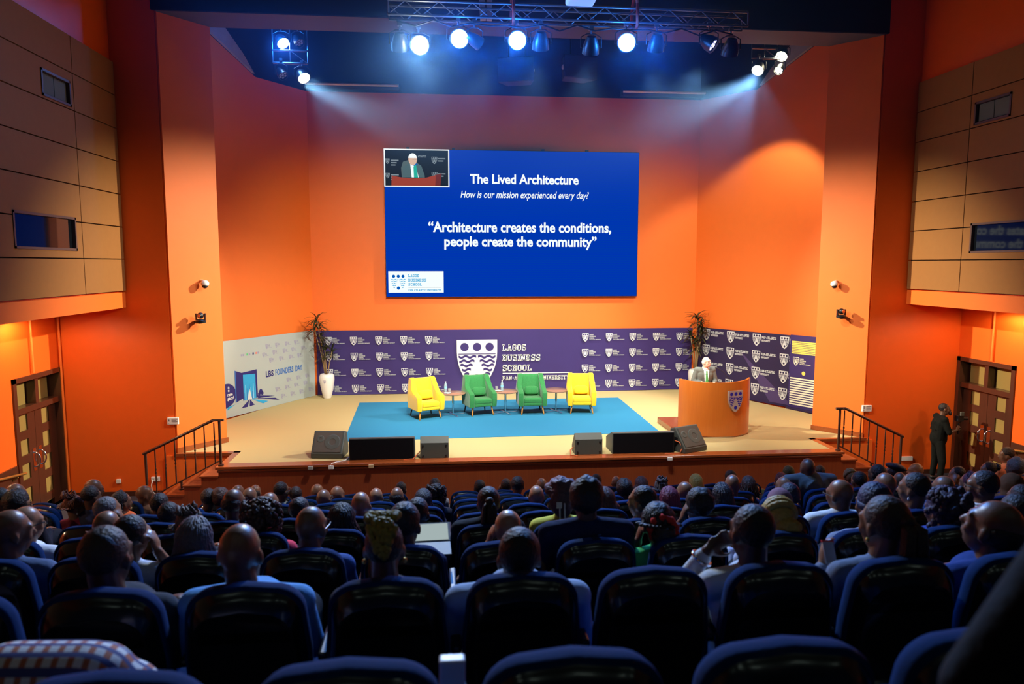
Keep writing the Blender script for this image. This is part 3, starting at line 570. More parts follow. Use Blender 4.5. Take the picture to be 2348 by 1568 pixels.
# ------------------------------------------------------------------ armchairs, pillows, tables
def armchair(m):
    "wing armchair facing -y, origin on the floor"
    r = bpy.data.objects.new('armchair', None); C.objects.link(r)
    prof = [(-.37, .235), (-.395, .40), (-.38, .555), (-.30, .60), (-.12, .635), (.0, .72), (.07, .86), (.13, .965), (.20, .985), (.29, .96), (.30, .60), (.29, .235)]
    for sg in (-1, 1):
        b = MB(); A = []; 
        for x, k in ((.245, 0), (.255, .012), (.35, .012), (.37, 0)):
            A.append([(sg*(x+.05*max(0, .62-abs(z-.58))*.6*(1 if x > .3 else .5)+(.02 if z > .8 else 0)*-1.5), y+(k if y > 0 else -k), z+(k if z > .4 else -k)) for y, z in prof])
        b.loops(A); b.build('arm', m, r, smooth=True, bevel=.02, seg=3)
    b = MB(); A = []; n = 13
    for j in range(9):                                # tufted back rest
        z = .42+.55*j/8; y = .045+.19*((z-.42)/.55); row = []
        for i in range(n):
            x = -.26+.52*i/(n-1); t = .05*abs(math.cos((i+(0 if j % 4 < 2 else 1.5))*PI/3))*(1 if .5 < z < .95 else .4)
            row.append((x, y-t-.01, z))
        A.append(row)
    vs = [p for row in A for p in row]; fs = [(j*n+i, j*n+i+1, (j+1)*n+i+1, (j+1)*n+i) for j in range(8) for i in range(n-1)]
    vs += [(p[0], p[1]+.13 if p[2] < .6 else .30, p[2]) for p in vs]; k = 9*n
    fs += [(f[3]+k, f[2]+k, f[1]+k, f[0]+k) for f in fs[:]]
    rim = [i for i in range(n)]+[j*n+n-1 for j in range(1, 9)]+[8*n+i for i in range(n-2, -1, -1)]+[j*n for j in range(7, 0, -1)]
    fs += [(rim[i], rim[i-1], rim[i-1]+k, rim[i]+k) for i in range(len(rim))]
    bk = MB().add(vs, fs).build('backrest', m, r, smooth='all')
    for rz_, off in ((.86, 0), (.72, .0)):
        for i in range(4):
            b = MB().ell((-.165+.11*i, .045+.19*((rz_-.42)/.55)-.018, rz_), (.012, .008, .012), None, 8, 5); b.build('button', m, bk, smooth='all')
    b = MB().box((-.245, -.39, .235), (.245, .25, .33)); b.build('seat_base', m, r, smooth=True, bevel=.03, seg=3)
    b = MB(); A = [[(x*(.255-.03*(1-k)), y0+(.64)*(y/1.0) if False else -.40*(1-.06*(1-k))+.66*y, .30+.15*k+(.03*math.sin(PI*(x+1)/2)*k if 0 < y < 1 else 0)) for x, y in ((-1, 0), (-.5, 0), (0, 0), (.5, 0), (1, 0), (1, .5), (1, 1), (0, 1), (-1, 1), (-1, .5))] for k in (0, .7, 1)] if False else None
    b = MB().box((-.25, -.40, .30), (.25, .17, .445)); b.build('seat_cushion', m, r, smooth=True, bevel=.05, seg=4)
    for sx in (-1, 1):
        for sy, mm in ((-1, M['leg']), (1, M['dleg'])):
            b = MB().tube([(sx*.26, sy*.27, .24), (sx*.30, sy*.33-(.0), .0)], [.026, .014], 10); l = b.build('leg', mm, r, smooth=True)
            if sy < 0: b = MB().tube([(sx*.294, sy*.321, .04), (sx*.30, sy*.33, .001)], [.0175, .015], 10); b.build('ferrule', M['brass'], l)
    return r
GA = 'velvet armchairs on the blue stage carpet'
ARM = [((-.44, 16.58), 'yellow', .42, 'yellow velvet armchair at the far left of the stage row, nearest the potted plant'), ((.81, 16.88), 'green', .30, 'green velvet armchair between the two tables with water bottles'),
       ((2.07, 16.91), 'green', .02, 'green velvet armchair facing straight ahead beside the empty round table'), ((3.27, 16.87), 'yellow', -.10, 'yellow velvet armchair at the right end of the row, nearest the lectern')]
protos = {}
for (x, y), c_, rz, lab in ARM:
    if c_ in protos: r = copy_tree(protos[c_])
    else: r = protos[c_] = armchair(M[c_])
    r.location = (x, y, ST+.008); r.rotation_euler = (0, 0, rz); r.scale = (.88, .88, .925); tag(r, lab, 'armchair', GA)
    b = MB(); b.ell((0, 0, 0), (.20, .055, .125), None, 20, 12); b.v = [(math.copysign(abs(x_/.20)**.55*.19, x_), y_, math.copysign(abs(z_/.125)**.55*.115, z_)) for x_, y_, z_ in b.v]
    p = b.build('lumbar_pillow', M[c_], smooth='all'); mt = Matrix.Translation((x, y, ST+.008)) @ Matrix.Rotation(rz, 4, 'Z') @ Matrix.Translation((0, -.025, .54)) @ Matrix.Rotation(.28, 4, 'X').inverted() @ Matrix.Scale(.88, 4); p.matrix_world = mt
    tag(p, 'small %s pillow leaning in the %s armchair' % (c_, {-.44: 'left-end yellow', .81: 'green turned', 2.07: 'straight-facing green', 3.27: 'right-end yellow'}[x]), 'pillow', 'lumbar pillows in the armchairs')
def side_table():
    r = bpy.data.objects.new('side_table', None); C.objects.link(r)
    b = MB().lathe([(.0, .505), (.29, .505), (.305, .515), (.305, .53), (.295, .535), (0, .535)], 40); b.build('table_top', M['walnut'], r, smooth=True)
    b = MB().tube([(0, 0, .02), (0, 0, .506)], .024, 14); b.build('pedestal', M['chrome'], r, smooth=True)
    for k in range(4):
        a = .35+k*PI/2; b = MB().bar((0, 0, .014), (.30*math.cos(a), .30*math.sin(a), .010), .03, .014); b.build('foot', M['chrome'], r)
    return r
tb = side_table()
TBS = [((.20, 16.78), 'round walnut side table between the left yellow and green armchairs'), ((1.45, 16.9), 'round walnut side table between the two green armchairs'), ((2.68, 16.95), 'bare round walnut side table beside the right yellow armchair')]
for i, ((x, y), lab) in enumerate(TBS):
    t = tb if i == 0 else copy_tree(tb); t.location = (x, y, ST+.008); tag(t, lab, 'side table', 'round side tables between the armchairs')
for i, (tx, ty, bx_, by_, gx, gy, px_, py_) in enumerate(((.20, 16.78, -.17, .08, -.08, .02, -.13, -.12), (1.45, 16.9, -.08, .0, -.20, .10, -.17, -.05))):
    zt = ST+.008+.535; w2 = ('left', 'middle')[i]
    o = thing('water_bottle', (tx+bx_, ty+by_, zt), 'clear water bottle with blue label on the %s side table' % w2, 'bottle', 'water bottles on the side tables')
    b = MB().lathe([(.0, 0), (.034, .002), (.036, .02), (.034, .09), (.036, .15), (.028, .19), (.014, .215), (.013, .23), (0, .231)], 16); b.build('bottle_body', M['bottle'], o, smooth=True)
    b = MB().lathe([(.0, .23), (.016, .23), (.016, .25), (0, .25)], 14); b.build('cap', M['white'], o); b = MB().lathe([(.0365, .085), (.0365, .135)], 16); b.build('label_band', M['sky'], o)
    b = MB().lathe([(0, 0), (.03, 0), (.036, .09), (.033, .09), (.028, .006), (0, .006)], 16); g = b.build('drinking_glass', M['tumbler'], smooth=True); g.location = (tx+gx, ty+gy, zt); tag(g, 'upturned drinking glass beside the bottle on the %s side table' % w2, 'glass', 'drinking glasses on the side tables')
    b = MB().lathe([(0, 0), (.05, 0), (.085, .012), (.083, .016), (.05, .006), (0, .006)], 20); g = b.build('saucer', M['white'], smooth=True); g.location = (tx+px_, ty+py_, zt); tag(g, 'white saucer at the edge of the %s side table' % w2, 'saucer', 'white saucers on the side tables')
# ------------------------------------------------------------------ potted plants
def plant(x, y, lab, seed, heads, rot):
    R = random.Random(seed); r = thing('potted_dracaena', (x, y, ST), lab, 'plant', 'potted plants at the stage corners')
    prof = [(0, 0), (.10, 0), (.12, .03), (.155, .18), (.195, .36), (.215, .48), (.215, .56), (.195, .62), (.17, .645), (.145, .65), (.14, .63), (.12, .60), (0, .60)]
    p = MB().lathe([(a*.92, z) for a, z in prof], 32).build('pot', M['pot'], r, smooth=True)
    b = MB(); T = Matrix.Rotation(rot, 4, 'Z') @ frame((0, -.200, .50), (1, 0, 0), (0, 0, 1)); crest(b, T, 0, 0, .07, 0, 1, 0, .002, 3); b.build('printed_crest', [M['greyprint'], M['pot']], p, recalc=False)
    MB().lathe([(0, .0), (.125, .0), (.125, .01), (0, .012)], 20, (0, 0, .6)).build('soil', M['soil'], r)
    for hx, hy, hz, n in heads:
        s = MB().tube([(hx*.1, hy*.1, .55), (hx*.45, hy*.45, .55+(hz-.55)*.5), (hx, hy, hz)], [.017, .014, .010], 7).build('stem', M['cane'], r, smooth='all')
        b = MB()
        for i in range(n):
            a = R.uniform(0, 2*PI); zz = hz-R.uniform(0, .28)*(1 if i > 6 else .2); up_ = R.uniform(.15, 1.2) if i > 4 else R.uniform(.9, 1.5); Ln = R.uniform(.26, .42); w = R.uniform(.018, .028)
            k = (zz-.55)/(hz-.55); base = Vector((hx*k, hy*k, zz)); d = Vector((math.cos(a), math.sin(a), 0)); side = Vector((-d.y, d.x, 0)); pts = []
            for q in range(6):
                t = q/5; c = base+d*(Ln*t*math.cos(up_*(1-.5*t)))+Vector((0, 0, Ln*(math.sin(up_)*t-.75*t*t*(1.2-up_*.5)))); ww = w*math.sin(PI*min(1, .12+t*.88))**.7 if q < 5 else .002
                pts += [c-side*ww, c+Vector((0, 0, -.004)), c+side*ww]
            lim = .30 if x > 5 else 9
            pts = [Vector((min(p.x, lim+.1*math.tanh((p.x-lim)*5)*.5) if p.x > lim else p.x, min(p.y, .36), p.z)) for p in pts]
            b.add(pts, [f for q in range(5) for f in ((q*3, q*3+1, q*3+4, q*3+3), (q*3+1, q*3+2, q*3+5, q*3+4))])
        b.build('leaf_crown', M['leaf'], s, smooth='all')
plant(-3.10, 19.28, 'dark leafed plant in a white pot beside the founders day banner', 3, [(-.22, -.02, 2.1, 34), (-.16, .06, 1.62, 30), (-.02, -.10, 1.30, 22), (.16, .0, 1.28, 14), (-.28, -.05, 1.85, 24)], -.15)
plant(6.93, 19.2, 'dark leafed plant in a grey white pot behind the speaker at the lectern', 9, [(.02, 0, 2.12, 36), (-.16, .02, 1.62, 26), (.14, -.05, 1.70, 30), (.0, .08, 1.40, 26), (.08, -.1, 1.9, 24)], .4)
# ------------------------------------------------------------------ lectern
lx, ly = 5.62, 14.62; le = thing('lectern', (lx, ly, ST), 'curved orange wood lectern bearing a silver shield crest', 'lectern')
cr = .86; a0, a1 = math.radians(206), math.radians(331); cc = Vector((.02, .17))
def arc(r_, t): a = a0+(a1-a0)*t; return (cc.x+r_*math.cos(a), cc.y+r_*math.sin(a)*.92)
b = MB(); n = 28; A = []
top = lambda t: 1.15+.03*(abs(t-.45)*2)**2
for r_, zz in ((cr, 0), (cr, 1), (cr-.04, 1), (cr-.04, 0)):
    A.append([(*arc(r_, i/n), (top(i/n) if zz else .03)) for i in range(n+1)])
vs = [p for l in A for p in l]; m_ = n+1; fs = [((k*m_+i), (k*m_+i+1), ((k+1) % 4*m_+i+1), ((k+1) % 4*m_+i)) for k in range(4) for i in range(n)]+[(0, m_, 2*m_, 3*m_), (n, 3*m_+n, 2*m_+n, m_+n)]
b.add(vs, fs); b.build('front_panel', M['podium'], le, smooth=True)
b = MB().box((-.85, -.05, 0), (.80, .95, .12)); b.build('platform', M['cherryx'], le, bevel=.01)
b = MB().box((-.62, -.30, .92), (.62, .12, .95)); b.build('reading_shelf', M['podium'], le)
# shield on the curved front
tc_ = .66; px_, py_ = arc(cr, tc_); an = a0+(a1-a0)*tc_; nv = Vector((math.cos(an), math.sin(an)*1.06, 0)).normalized(); xv = Vector((-nv.y, nv.x, 0))
T = frame(Vector((px_, py_, .98))+nv*.025, xv, (0, 0, 1)); b = MB(); b.prism(shield(.36), T @ Matrix.Translation((0, 0, -.03)), .04); em = b.build('crest_emblem', M['silver'], le)
b = MB(); b.mi = 0; crest(b, T @ Matrix.Translation((0, 0, .012)), 0, 0, .36, 0, 1, 0, .002, 9); b.build('enamel_motif', [M['silver'], M['eblue']], em, recalc=False)
b = MB(); b.mi = 0
mc = thing('gooseneck_microphone', (lx+.18, ly-.05, ST+.95), 'thin gooseneck microphone rising from the lectern to the speaker', 'microphone')
MB().tube([(.24, -.02, 0), (.2, .0, .18), (.08, .04, .34), (-.02, .08, .40)], .006, 6).build('gooseneck', M['blackm'], mc); MB().cap((-.02, .08, .40), (-.06, .10, .415), .014).build('mic_head', M['blackm'], mc)
# ------------------------------------------------------------------ floor wedges and loudspeakers along the stage edge
def wedge(x, y, rz, lab):
    r = thing('stage_monitor', (x, y, ST), lab, 'monitor speaker', 'monitor wedges facing the stage'); r.rotation_euler = (0, 0, rz)
    b = MB(); pr = [(-.22, 0), (.24, 0), (.24, .09), (-.04, .46), (-.16, .42), (-.24, .12)]      # profile y, z; slanted face towards +y
    b.loops([[(sx, y_, z_) for y_, z_ in pr] for sx in (-.29, .29)]); b.build('cabinet', M['amp'], r, bevel=.015)
    n_ = Vector((0, .37, .28)).normalized(); T = frame(Vector((0, .10, .275))+n_*.004, (-1, 0, 0), Vector((0, -.28, .37)))
    b = MB(); b.prism([(-.25, -.20), (.25, -.20), (.25, .20), (-.25, .20)], T, .006); g = b.build('grille', M['grille'], r)
    for cx, rr in ((.08, .15), (-.15, .07)):
        b = MB(); vs = []
        for k, r2 in enumerate((rr, rr*.9, rr*.45, rr*.4)): vs += [T @ Vector((cx+r2*math.cos(2*PI*i/24), (.0 if rr > .1 else .06)+r2*math.sin(2*PI*i/24), .0075+(.004 if k in (1, 2) else 0))) for i in range(24)]
        b.add(vs, [(k*24+i, k*24+(i+1) % 24, (k+1)*24+(i+1) % 24, (k+1)*24+i) for k in range(3) for i in range(24)]); b.build('driver_ring', M['amp'], g)
    b = MB(); b.box((.287, -.06, .16), (.296, .05, .28)); b.build('handle', M['blackm'], r)
    return r
p = at(752, 1052, Z=ST); wedge(p.x, p.y+.25, PI-.12, 'black stage monitor with round driver tilted up, at the left stage edge')
p = at(1585, 1038, Z=ST); wedge(p.x, p.y+.25, PI+.45, 'black stage monitor leaning towards the lectern foot')
def slabspk(x0, x1, y, dep, hh, lab, nm='subwoofer'):
    r = thing(nm, ((x0+x1)/2, y, ST), lab, 'loudspeaker', 'low black loudspeakers on the stage edge'); w = (x1-x0)/2
    b = MB(); pr = [(0, 0), (dep, 0), (dep, hh*.55), (.10, hh), (0, hh)]; b.loops([[(sx, y_, z_) for y_, z_ in pr] for sx in (-w, w)]); b.build('cabinet', M['amp'], r, bevel=.008)
    b = MB().box((-w+.015, -.012, .015), (w-.015, .0, hh-.015)); b.build('front_cloth', mat('black_speaker_cloth', (.004, .004, .006), .9, .1), r); return r
slabspk(-1.73, -.55, 12.99, .30, .40, 'long black front fill speaker beside the left monitor wedge'); slabspk(3.13, 4.32, 12.99, .55, .40, 'long black front fill speaker beside the right monitor wedge')
def grayspk(x0, x1, lab):
    r = thing('front_fill_speaker', ((x0+x1)/2, 12.99, ST), lab, 'loudspeaker', 'small grey loudspeakers on the stage edge'); w = (x1-x0)/2
    b = MB(); pr = [(0, 0), (.34, 0), (.34, .12), (.09, .40), (0, .29)]; b.loops([[(sx, y_, z_) for y_, z_ in pr] for sx in (-w, w)]); b.build('cabinet', M['amp'], r, bevel=.008)
    for sx in (-1, 1):
        for zz in (.05, .24): MB().lathe([(0, 0), (.018, 0), (.014, .012), (0, .012)], 10, (0, 0, 0)).build('rubber_foot', M['blackp'], r).matrix_local = Matrix.Translation((sx*(w-.05), -.001, zz)) @ Matrix.Rotation(PI/2, 4, 'X')
    return r
grayspk(-.45, .07, 'small grey slanted speaker next to the left long black speaker'); grayspk(2.42, 2.94, 'small grey slanted speaker next to the right long black speaker')
# cable boxes and cables on the stage lip
for x, col, lab in ((712, 'grey_socket', 'grey socket box on the stage lip, leftmost'), (759, 'white', 'white socket box with a cable on the stage lip'), (851, 'brass_socket', 'brass coloured socket box on the stage lip'), (1536, 'white', 'white socket box on the stage lip near the right wedge')):
    p = at(x, 1066 if x < 1000 else 1048, Y=SY-.06); m_ = {'grey_socket': mat('grey_socket', (.35, .35, .33), .5), 'white': M['white'], 'brass_socket': mat('brass_socket', (.5, .36, .2), .5)}[col]
    o = MB().box((-.045, -.03, -.03), (.045, .008, .03)).build('socket_box', m_, bevel=.006); o.location = (p.x, SY-.06, ST-.04+.0); tag(o, lab, 'socket', 'socket boxes on the stage lip')
zc = ST+.012
def cable(pts, r_, m_, lab): tag(MB().tube(pts, r_, 6).build('cable', m_, smooth='all'), lab, 'cable')
cable([(-2.03, 12.73, ST-.02), (-2.0, 12.76, zc+.006), (-1.93, 12.86, zc), (-1.8, 12.95, zc), (-1.75, 13.2, zc)], .012, M['wcable'], 'white cable running from a socket box to the left black speaker')
cable([(-.46, 13.12, ST+.1), (-.52, 13.08, ST+.05), (-.58, 12.95, zc), (-.75, 12.9, zc)], .010, M['cable'], 'orange cable between the left long black and small grey speakers')
cable([(2.41, 13.12, ST+.12), (2.34, 13.05, ST+.08), (2.33, 12.95, zc), (2.45, 12.89, zc)], .010, M['cable'], 'orange cable curling from the right small grey speaker')
cable([(4.34, 13.05, ST+.22), (4.42, 12.98, ST+.2), (4.46, 12.94, ST+.10), (4.40, 12.9, zc), (4.1, 12.88, zc)], .010, M['cable'], 'orange cable loop at the foot of the right monitor wedge')
# ------------------------------------------------------------------ rigging
tr = thing('lighting_truss', (CX, 10.5, 7.98), 'long steel lighting truss hanging above the front rows', 'truss'); tx0, tx1 = -.72-CX, 4.38-CX
for y_, z_ in ((-.11, .0), (.11, 0), (-.11, -.19), (.11, -.19)): MB().tube([(tx0, y_, z_), (tx1, y_, z_)], .017, 8).build('chord', M['steel'], tr, smooth=True)
n = 22
for i in range(n):
    xa, xb = tx0+(tx1-tx0)*i/n, tx0+(tx1-tx0)*(i+1)/n; z = (0, -.19) if i % 2 else (-.19, 0)
    MB().tube([(xa, -.11, z[0]), (xb, -.11, z[1])], .008, 6).build('brace', M['steel'], tr); MB().tube([(xa, .11, z[1]), (xb, .11, z[0])], .008, 6).build('brace', M['steel'], tr)
for x in (tx0, tx1): b = MB(); b.tube([(x, -.11, 0), (x, -.11, -.19)], .012, 6); b.tube([(x, .11, 0), (x, .11, -.19)], .012, 6); b.build('end_frame', M['steel'], tr)
for x, nm in ((1.0, 'left'), (2.75, 'right')):
    o = thing('hoist_strap', (x, 10.5, 7.75), 'orange lifting strap with black shackle around the %s part of the truss' % nm, 'strap', 'lifting straps on the truss')
    MB().tube([(0, -.15, .28), (0, -.16, .0), (.01, 0, -.06), (0, .16, .0), (0, .15, .28), (0, 0, .55), (0, -.15, .28)], .022, 8).build('strap_loop', M['strap'], o, smooth='all'); MB().tube([(0, 0, .55), (-.02, 0, 3.0)], .012, 6).build('chain', M['blackm'], o)
    b = MB().box((-.06, -.05, .5), (.06, .05, .66)); b.build('shackle', M['blackm'], o)
tc2 = MB(); pts = [(-.6+.25*i, 10.36, 7.70-.05*(i % 2)-.02*math.sin(i*2.3)) for i in range(20)]; tc2.tube(pts, .012, 6); tag(tc2.build('power_cable', M['blackm'], smooth='all'), 'black power cable looped along the underside of the truss', 'cable')
Z_ = lambda p: p
LAMPS = {}
def par(loc, tgt, lab, lit=None, r_=.10, hang=.22, leds=False, grp='stage lamps on the truss'):
    "par can hanging from a yoke; local -z of the head is the beam"
    o = thing('par_lamp', loc, lab, 'stage lamp', grp); d = (Vector(tgt)-Vector(loc)).normalized(); q = d.to_track_quat('-Z', 'Y').to_matrix().to_4x4()
    hd = MB().lathe([(0, .14), (r_*.55, .13), (r_*.75, .08), (r_, 0), (r_*1.05, -.10), (r_*.97, -.10), (r_*.93, -.02), (0, -.01)], 20).build('lamp_head', M['blackm'], o, smooth=True); hd.matrix_local = q
    if leds:
        b = MB()
        for cx, cy in [(0, 0)]+[(.062*math.cos(k*PI/3), .062*math.sin(k*PI/3)) for k in range(6)]: b.add([(cx+.026*math.cos(2*PI*i/12), cy+.026*math.sin(2*PI*i/12), -.07) for i in range(12)], [tuple(range(11, -1, -1))])
        b.build('led_lens', lit or M['lens'], hd, recalc=False)
    else: MB().lathe([(0, -.07), (r_*.9, -.07), (r_*.9, -.06), (0, -.06)], 20).build('lens', lit or M['lens'], hd)
    if lit is None and not leds:
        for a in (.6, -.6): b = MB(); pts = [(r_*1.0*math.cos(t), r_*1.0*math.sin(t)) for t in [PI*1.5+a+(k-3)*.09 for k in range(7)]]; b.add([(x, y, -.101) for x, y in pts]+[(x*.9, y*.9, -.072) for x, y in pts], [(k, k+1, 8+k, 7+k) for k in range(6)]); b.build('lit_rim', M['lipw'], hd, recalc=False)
    MB().tube([(-r_*1.25, 0, -.02), (-r_*1.25, 0, hang*.55), (-r_*.5, 0, hang*.75), (r_*.5, 0, hang*.75), (r_*1.25, 0, hang*.55), (r_*1.25, 0, -.02)], .009, 6).build('yoke', M['blackm'], o)
    b = MB(); b.tube([(0, 0, hang*.75), (0, 0, hang+.03)], .014, 8); b.box((-.03, -.03, hang), (.03, .03, hang+.05)); b.build('clamp', M['steel'], o); return o
gw, gb_, gc = glow('lamp_warm', (1, .93, .66), 40), glow('lamp_blue', (.55, .80, 1), 40), glow('lamp_cool', (.85, .95, 1), 40)
def tp(x, y, Y=10.42): return at(x, y, Y=Y)
aud = (1.5, 1.0, 4.2)
for x, y, g, lab in ((960, 103, gw, 'glowing warm white lamp at the left part of the truss'), (1051, 88, gb_, 'largest glowing blue white lamp of the truss'), (1184, 92, gb_, 'glowing blue lamp just right of the left orange strap'), (1435, 97, gb_, 'glowing blue lamp under the right orange strap')):
    p = tp(x, y); par(p, aud, lab, g, .125); q = p+(Vector(aud)-p).normalized()*.2
    l = bpy.data.lights.new('lamp_spill', 'POINT'); l.color = (.02, .22, 1) if g is gb_ else (1, .95, .7); l.energy = 65 if g is gb_ else 25; l.shadow_soft_size = .09; l_ = bpy.data.objects.new('lamp_spill', l); C.objects.link(l_); l_.location = q
for x, y, lab in ((917, 98, 'dark lamp at the far left end of the truss'), (1240, 96, 'black lamp hanging between the two glowing blue lamps'), (1355, 106, 'black lamp left of the right orange strap'), (1505, 100, 'black lamp first right of the right glowing blue lamp'), (1675, 110, 'black lamp at the far right end of the truss')):
    p = tp(x, y); par(p, (p.x+.3, 14.5, 1.0), lab, None, .115)
p = tp(1625, 97); par(p, (p.x+2.2, 8.8, 5.5), 'lamp with a violet rim turned sideways on the right of the truss', glow('lamp_violet', (.45, .45, 1), 4), .11, leds=True)
p = tp(1088, 92); par(p, (p.x+3, 12, 6.0), 'lamp turned edge on beside the largest blue lamp', M['lens'], .09)
for x, y, Y, g, lab, leds in ((645, 93, 15.95, gb_, 'glowing blue lamp on the left stage bracket', False), (683, 93, 15.95, None, 'unlit round lamp beside the blue lamp on the left bracket', True), (645, 168, 15.95, None, 'lamp with seven pale lenses hanging from the left bracket', True), (693, 173, 15.95, gw, 'glowing warm lamp at the right end of the left bracket', False),
                              (1740, 156, 15.95, gc, 'brightest white lamp hanging from the right bracket', False), (1795, 124, 15.95, gw, 'small bright lamp above the seven lens lamp at right', False), (1788, 157, 15.95, gw, 'lamp with lit warm lenses beside the brightest white lamp', True)):
    p = at(x, y, Y=Y); par(p, (CX, 11.0, 1.5), lab, g if not (leds and g is None) else M['lens'], .13 if not leds else .10, .25, leds, 'stage lamps on the side brackets')
for s, x0, x1, ys in ((0, 625, 706, (115, 146)), (1, 1724, 1782, (110, 135))):
    P0 = at(x0, ys[0], Y=15.97); P1 = at(x1, ys[1], Y=15.97); br = thing('lamp_bracket', (P0.x, 15.97, P0.z), 'steel ladder bracket carrying lamps under the %s stage ceiling' % SIDE[s], 'bracket')
    w = P1.x-P0.x; h = P1.z-P0.z; b = MB()
    for z in (0, h): MB().tube([(0, 0, z), (w, 0, z)], .024, 8).build('bar', M['steel'], br)
    for u in (0, .5, 1): MB().tube([(w*u, 0, h), (w*u, 0, 2.0)], .012, 6).build('hanger', M['steel'], br)
    MB().tube([(w*.5, 0, 0), (w, 0, h)], .010, 6).build('diagonal', M['steel'], br)
def box_spk(x0, x1, y0, y1, Y, rz, lab):
    a = at(x0, y0, Y=Y); c = at(x1, y1, Y=Y); w = c.x-a.x; h = a.z-c.z; r = thing('hanging_loudspeaker', ((a.x+c.x)/2, Y, c.z), lab, 'loudspeaker', 'loudspeakers hanging at the rear of the stage ceiling', rz)
    b = MB(); b.loops([[(-w*.5, -.05, z), (w*.5, -.05, z), (w*.33, .38, z), (-w*.33, .38, z)] for z in (0, h)]); b.build('cabinet', mat('dark_blue_black', (.02, .022, .03), .5), r, bevel=.02)
    T = frame((w*.43*(1 if rz < 0 else -1), .14, h*.45), (0, 0, 1), (0, 1, 0)); b = MB().ell((w*.44*(1 if rz < 0 else -1), .12, h*.5), (.03, .06, .06), None, 12, 8); b.build('hinge_plate', mat('pale_hinge', (.5, .52, .55), .5), r, smooth='all')
    MB().tube([(-.2, .1, h), (-.2, .1, h+1.5)], .012, 6).build('hanger', M['blackm'], r); MB().tube([(.2, .1, h), (.2, .1, h+1.5)], .012, 6).build('hanger', M['blackm'], r)
box_spk(1140, 1226, 130, 189, 17.5, -.30, 'black loudspeaker hanging under the rear ceiling, turned left'); box_spk(1288, 1372, 127, 182, 17.5, .30, 'black loudspeaker hanging under the rear ceiling, turned right')
for x0, x1, y, lab in ((700, 914, 191, 'unlit fluorescent tube along the top of the left stage wall'), (1428, 1632, 209, 'unlit fluorescent tube along the top of the right stage wall')):
    a = at(x0, y, Y=19.62); c = at(x1, y, Y=19.62); o = thing('tube_light', (a.x, 19.62, a.z), lab, 'tube light', 'fluorescent tubes on the stage wall')
    MB().tube([(0, 0, 0), (c.x-a.x, 0, 0)], .035, 10).build('tube', M['cream'], o, smooth=True); MB().box((0, .03, -.11), (c.x-a.x, .13, -.04)).build('batten', mat('dark_batten', (.05, .05, .06), .5), o)
    b = MB(); b.box((-.03, -.04, -.11), (0, .13, .05)); b.box((c.x-a.x, -.04, -.11), (c.x-a.x+.03, .13, .05)); b.build('end_cap', M['blackm'], o)
p = at(1334, 4, Y=9.8); pj = thing('projector', (p.x, 9.8, p.z), 'white projector whose underside shows at the top of the picture', 'projector'); MB().box((-.19, -.15, .0), (.19, .2, .14)).build('body', M['white'], pj, bevel=.03); MB().tube([(0, 0, .14), (0, 0, 2.8)], .03, 8).build('ceiling_pole', M['white'], pj)
p = at(1112, 46, Y=12.5); tw = thing('ceiling_frame', (p.x, 12.5, p.z), 'pale slanted steel frame behind the truss near the left strap', 'frame')
MB().bar((-.03, 0, 0), (-.13, 0, 1.6), .09).build('post', mat('pale_steel', (.42, .43, .48), .5), tw); MB().bar((.07, 0, 0), (.10, 0, 1.6), .09).build('post', MATS['pale_steel'], tw)
# ------------------------------------------------------------------ cameras, sockets and signs on the walls
for s, (dx, dy), (hx_, hy_) in ((0, (470, 650), (460, 728)), (1, (1913, 651), (1929, 718))):
    A = Vector((mx(-5.0, s), 13.8)); B = Vector((mx(-4.33, s), 14.58)); e = (B-A).normalized(); n2 = Vector((e.y, -e.x)) if s == 0 else Vector((-e.y, e.x))
    def hit(x, y, off):
        r_ = ray(x, y); n3 = Vector((n2.x, n2.y, 0)); P0 = Vector((A.x, A.y, 0))+n3*off; t = n3.dot(P0-Vector((0, 0, H)))/n3.dot(r_); return Vector((0, 0, H))+r_*t
    n3 = Vector((n2.x, n2.y, 0)); p = hit(dx, dy, .13); c = thing('dome_camera', p, 'white security dome camera high on the %s pillar' % SIDE[s], 'security camera', 'security cameras on the pillars')
    MB().ell((0, 0, 0), (.075, .075, .065), None, 16, 10).build('housing', M['white'], c, smooth='all'); MB().ell((0, -.01, -.045), (.055, .055, .05), None, 14, 8).build('dome_lens', M['blackp'], c, smooth='all'); MB().tube([(0, 0, .03), tuple(-n3*.06+Vector((0, 0, .05))), tuple(-n3*.14+Vector((0, 0, .05)))], .025, 8).build('wall_arm', M['white'], c)
    p = hit(hx_, hy_, .20); c = thing('ptz_camera', p, 'black swivelling video camera on a bracket on the %s pillar' % SIDE[s], 'video camera', 'video cameras on the pillars')
    MB().lathe([(0, -.10), (.09, -.10), (.10, -.06), (.07, -.03), (0, -.03)], 18).build('base', M['blackp'], c, smooth=True); MB().ell((0, 0, .04), (.06, .065, .06), None, 16, 10).build('camera_head', M['blackp'], c, smooth='all')
    b = MB(); b.box((-.09, -.02, -.05), (-.07, .03, .08)); b.box((.07, -.02, -.05), (.09, .03, .08)); b.build('fork', M['blackp'], c); MB().lathe([(0, 0), (.03, 0), (.03, .03), (0, .03)], 14, (0, 0, 0)).build('lens', M['chrome'], c).matrix_local = Matrix.Translation((0, -.06, .04)) @ Matrix.Rotation(PI/2, 4, 'X')
    b = MB(); b.bar((0, 0, -.09), tuple(-n3*.18+Vector((0, 0, -.09))), .05); b.build('wall_bracket', M['blackp'], c)
def plate(name, x, y, w, h, lab, cat, m_):
    p = at(x, y, Y=13.78); o = MB().box((-w/2, -.02, -h/2), (w/2, .02, h/2)).build(name, m_, bevel=.006); o.location = (p.x, 13.778, p.z); return tag(o, lab, cat)
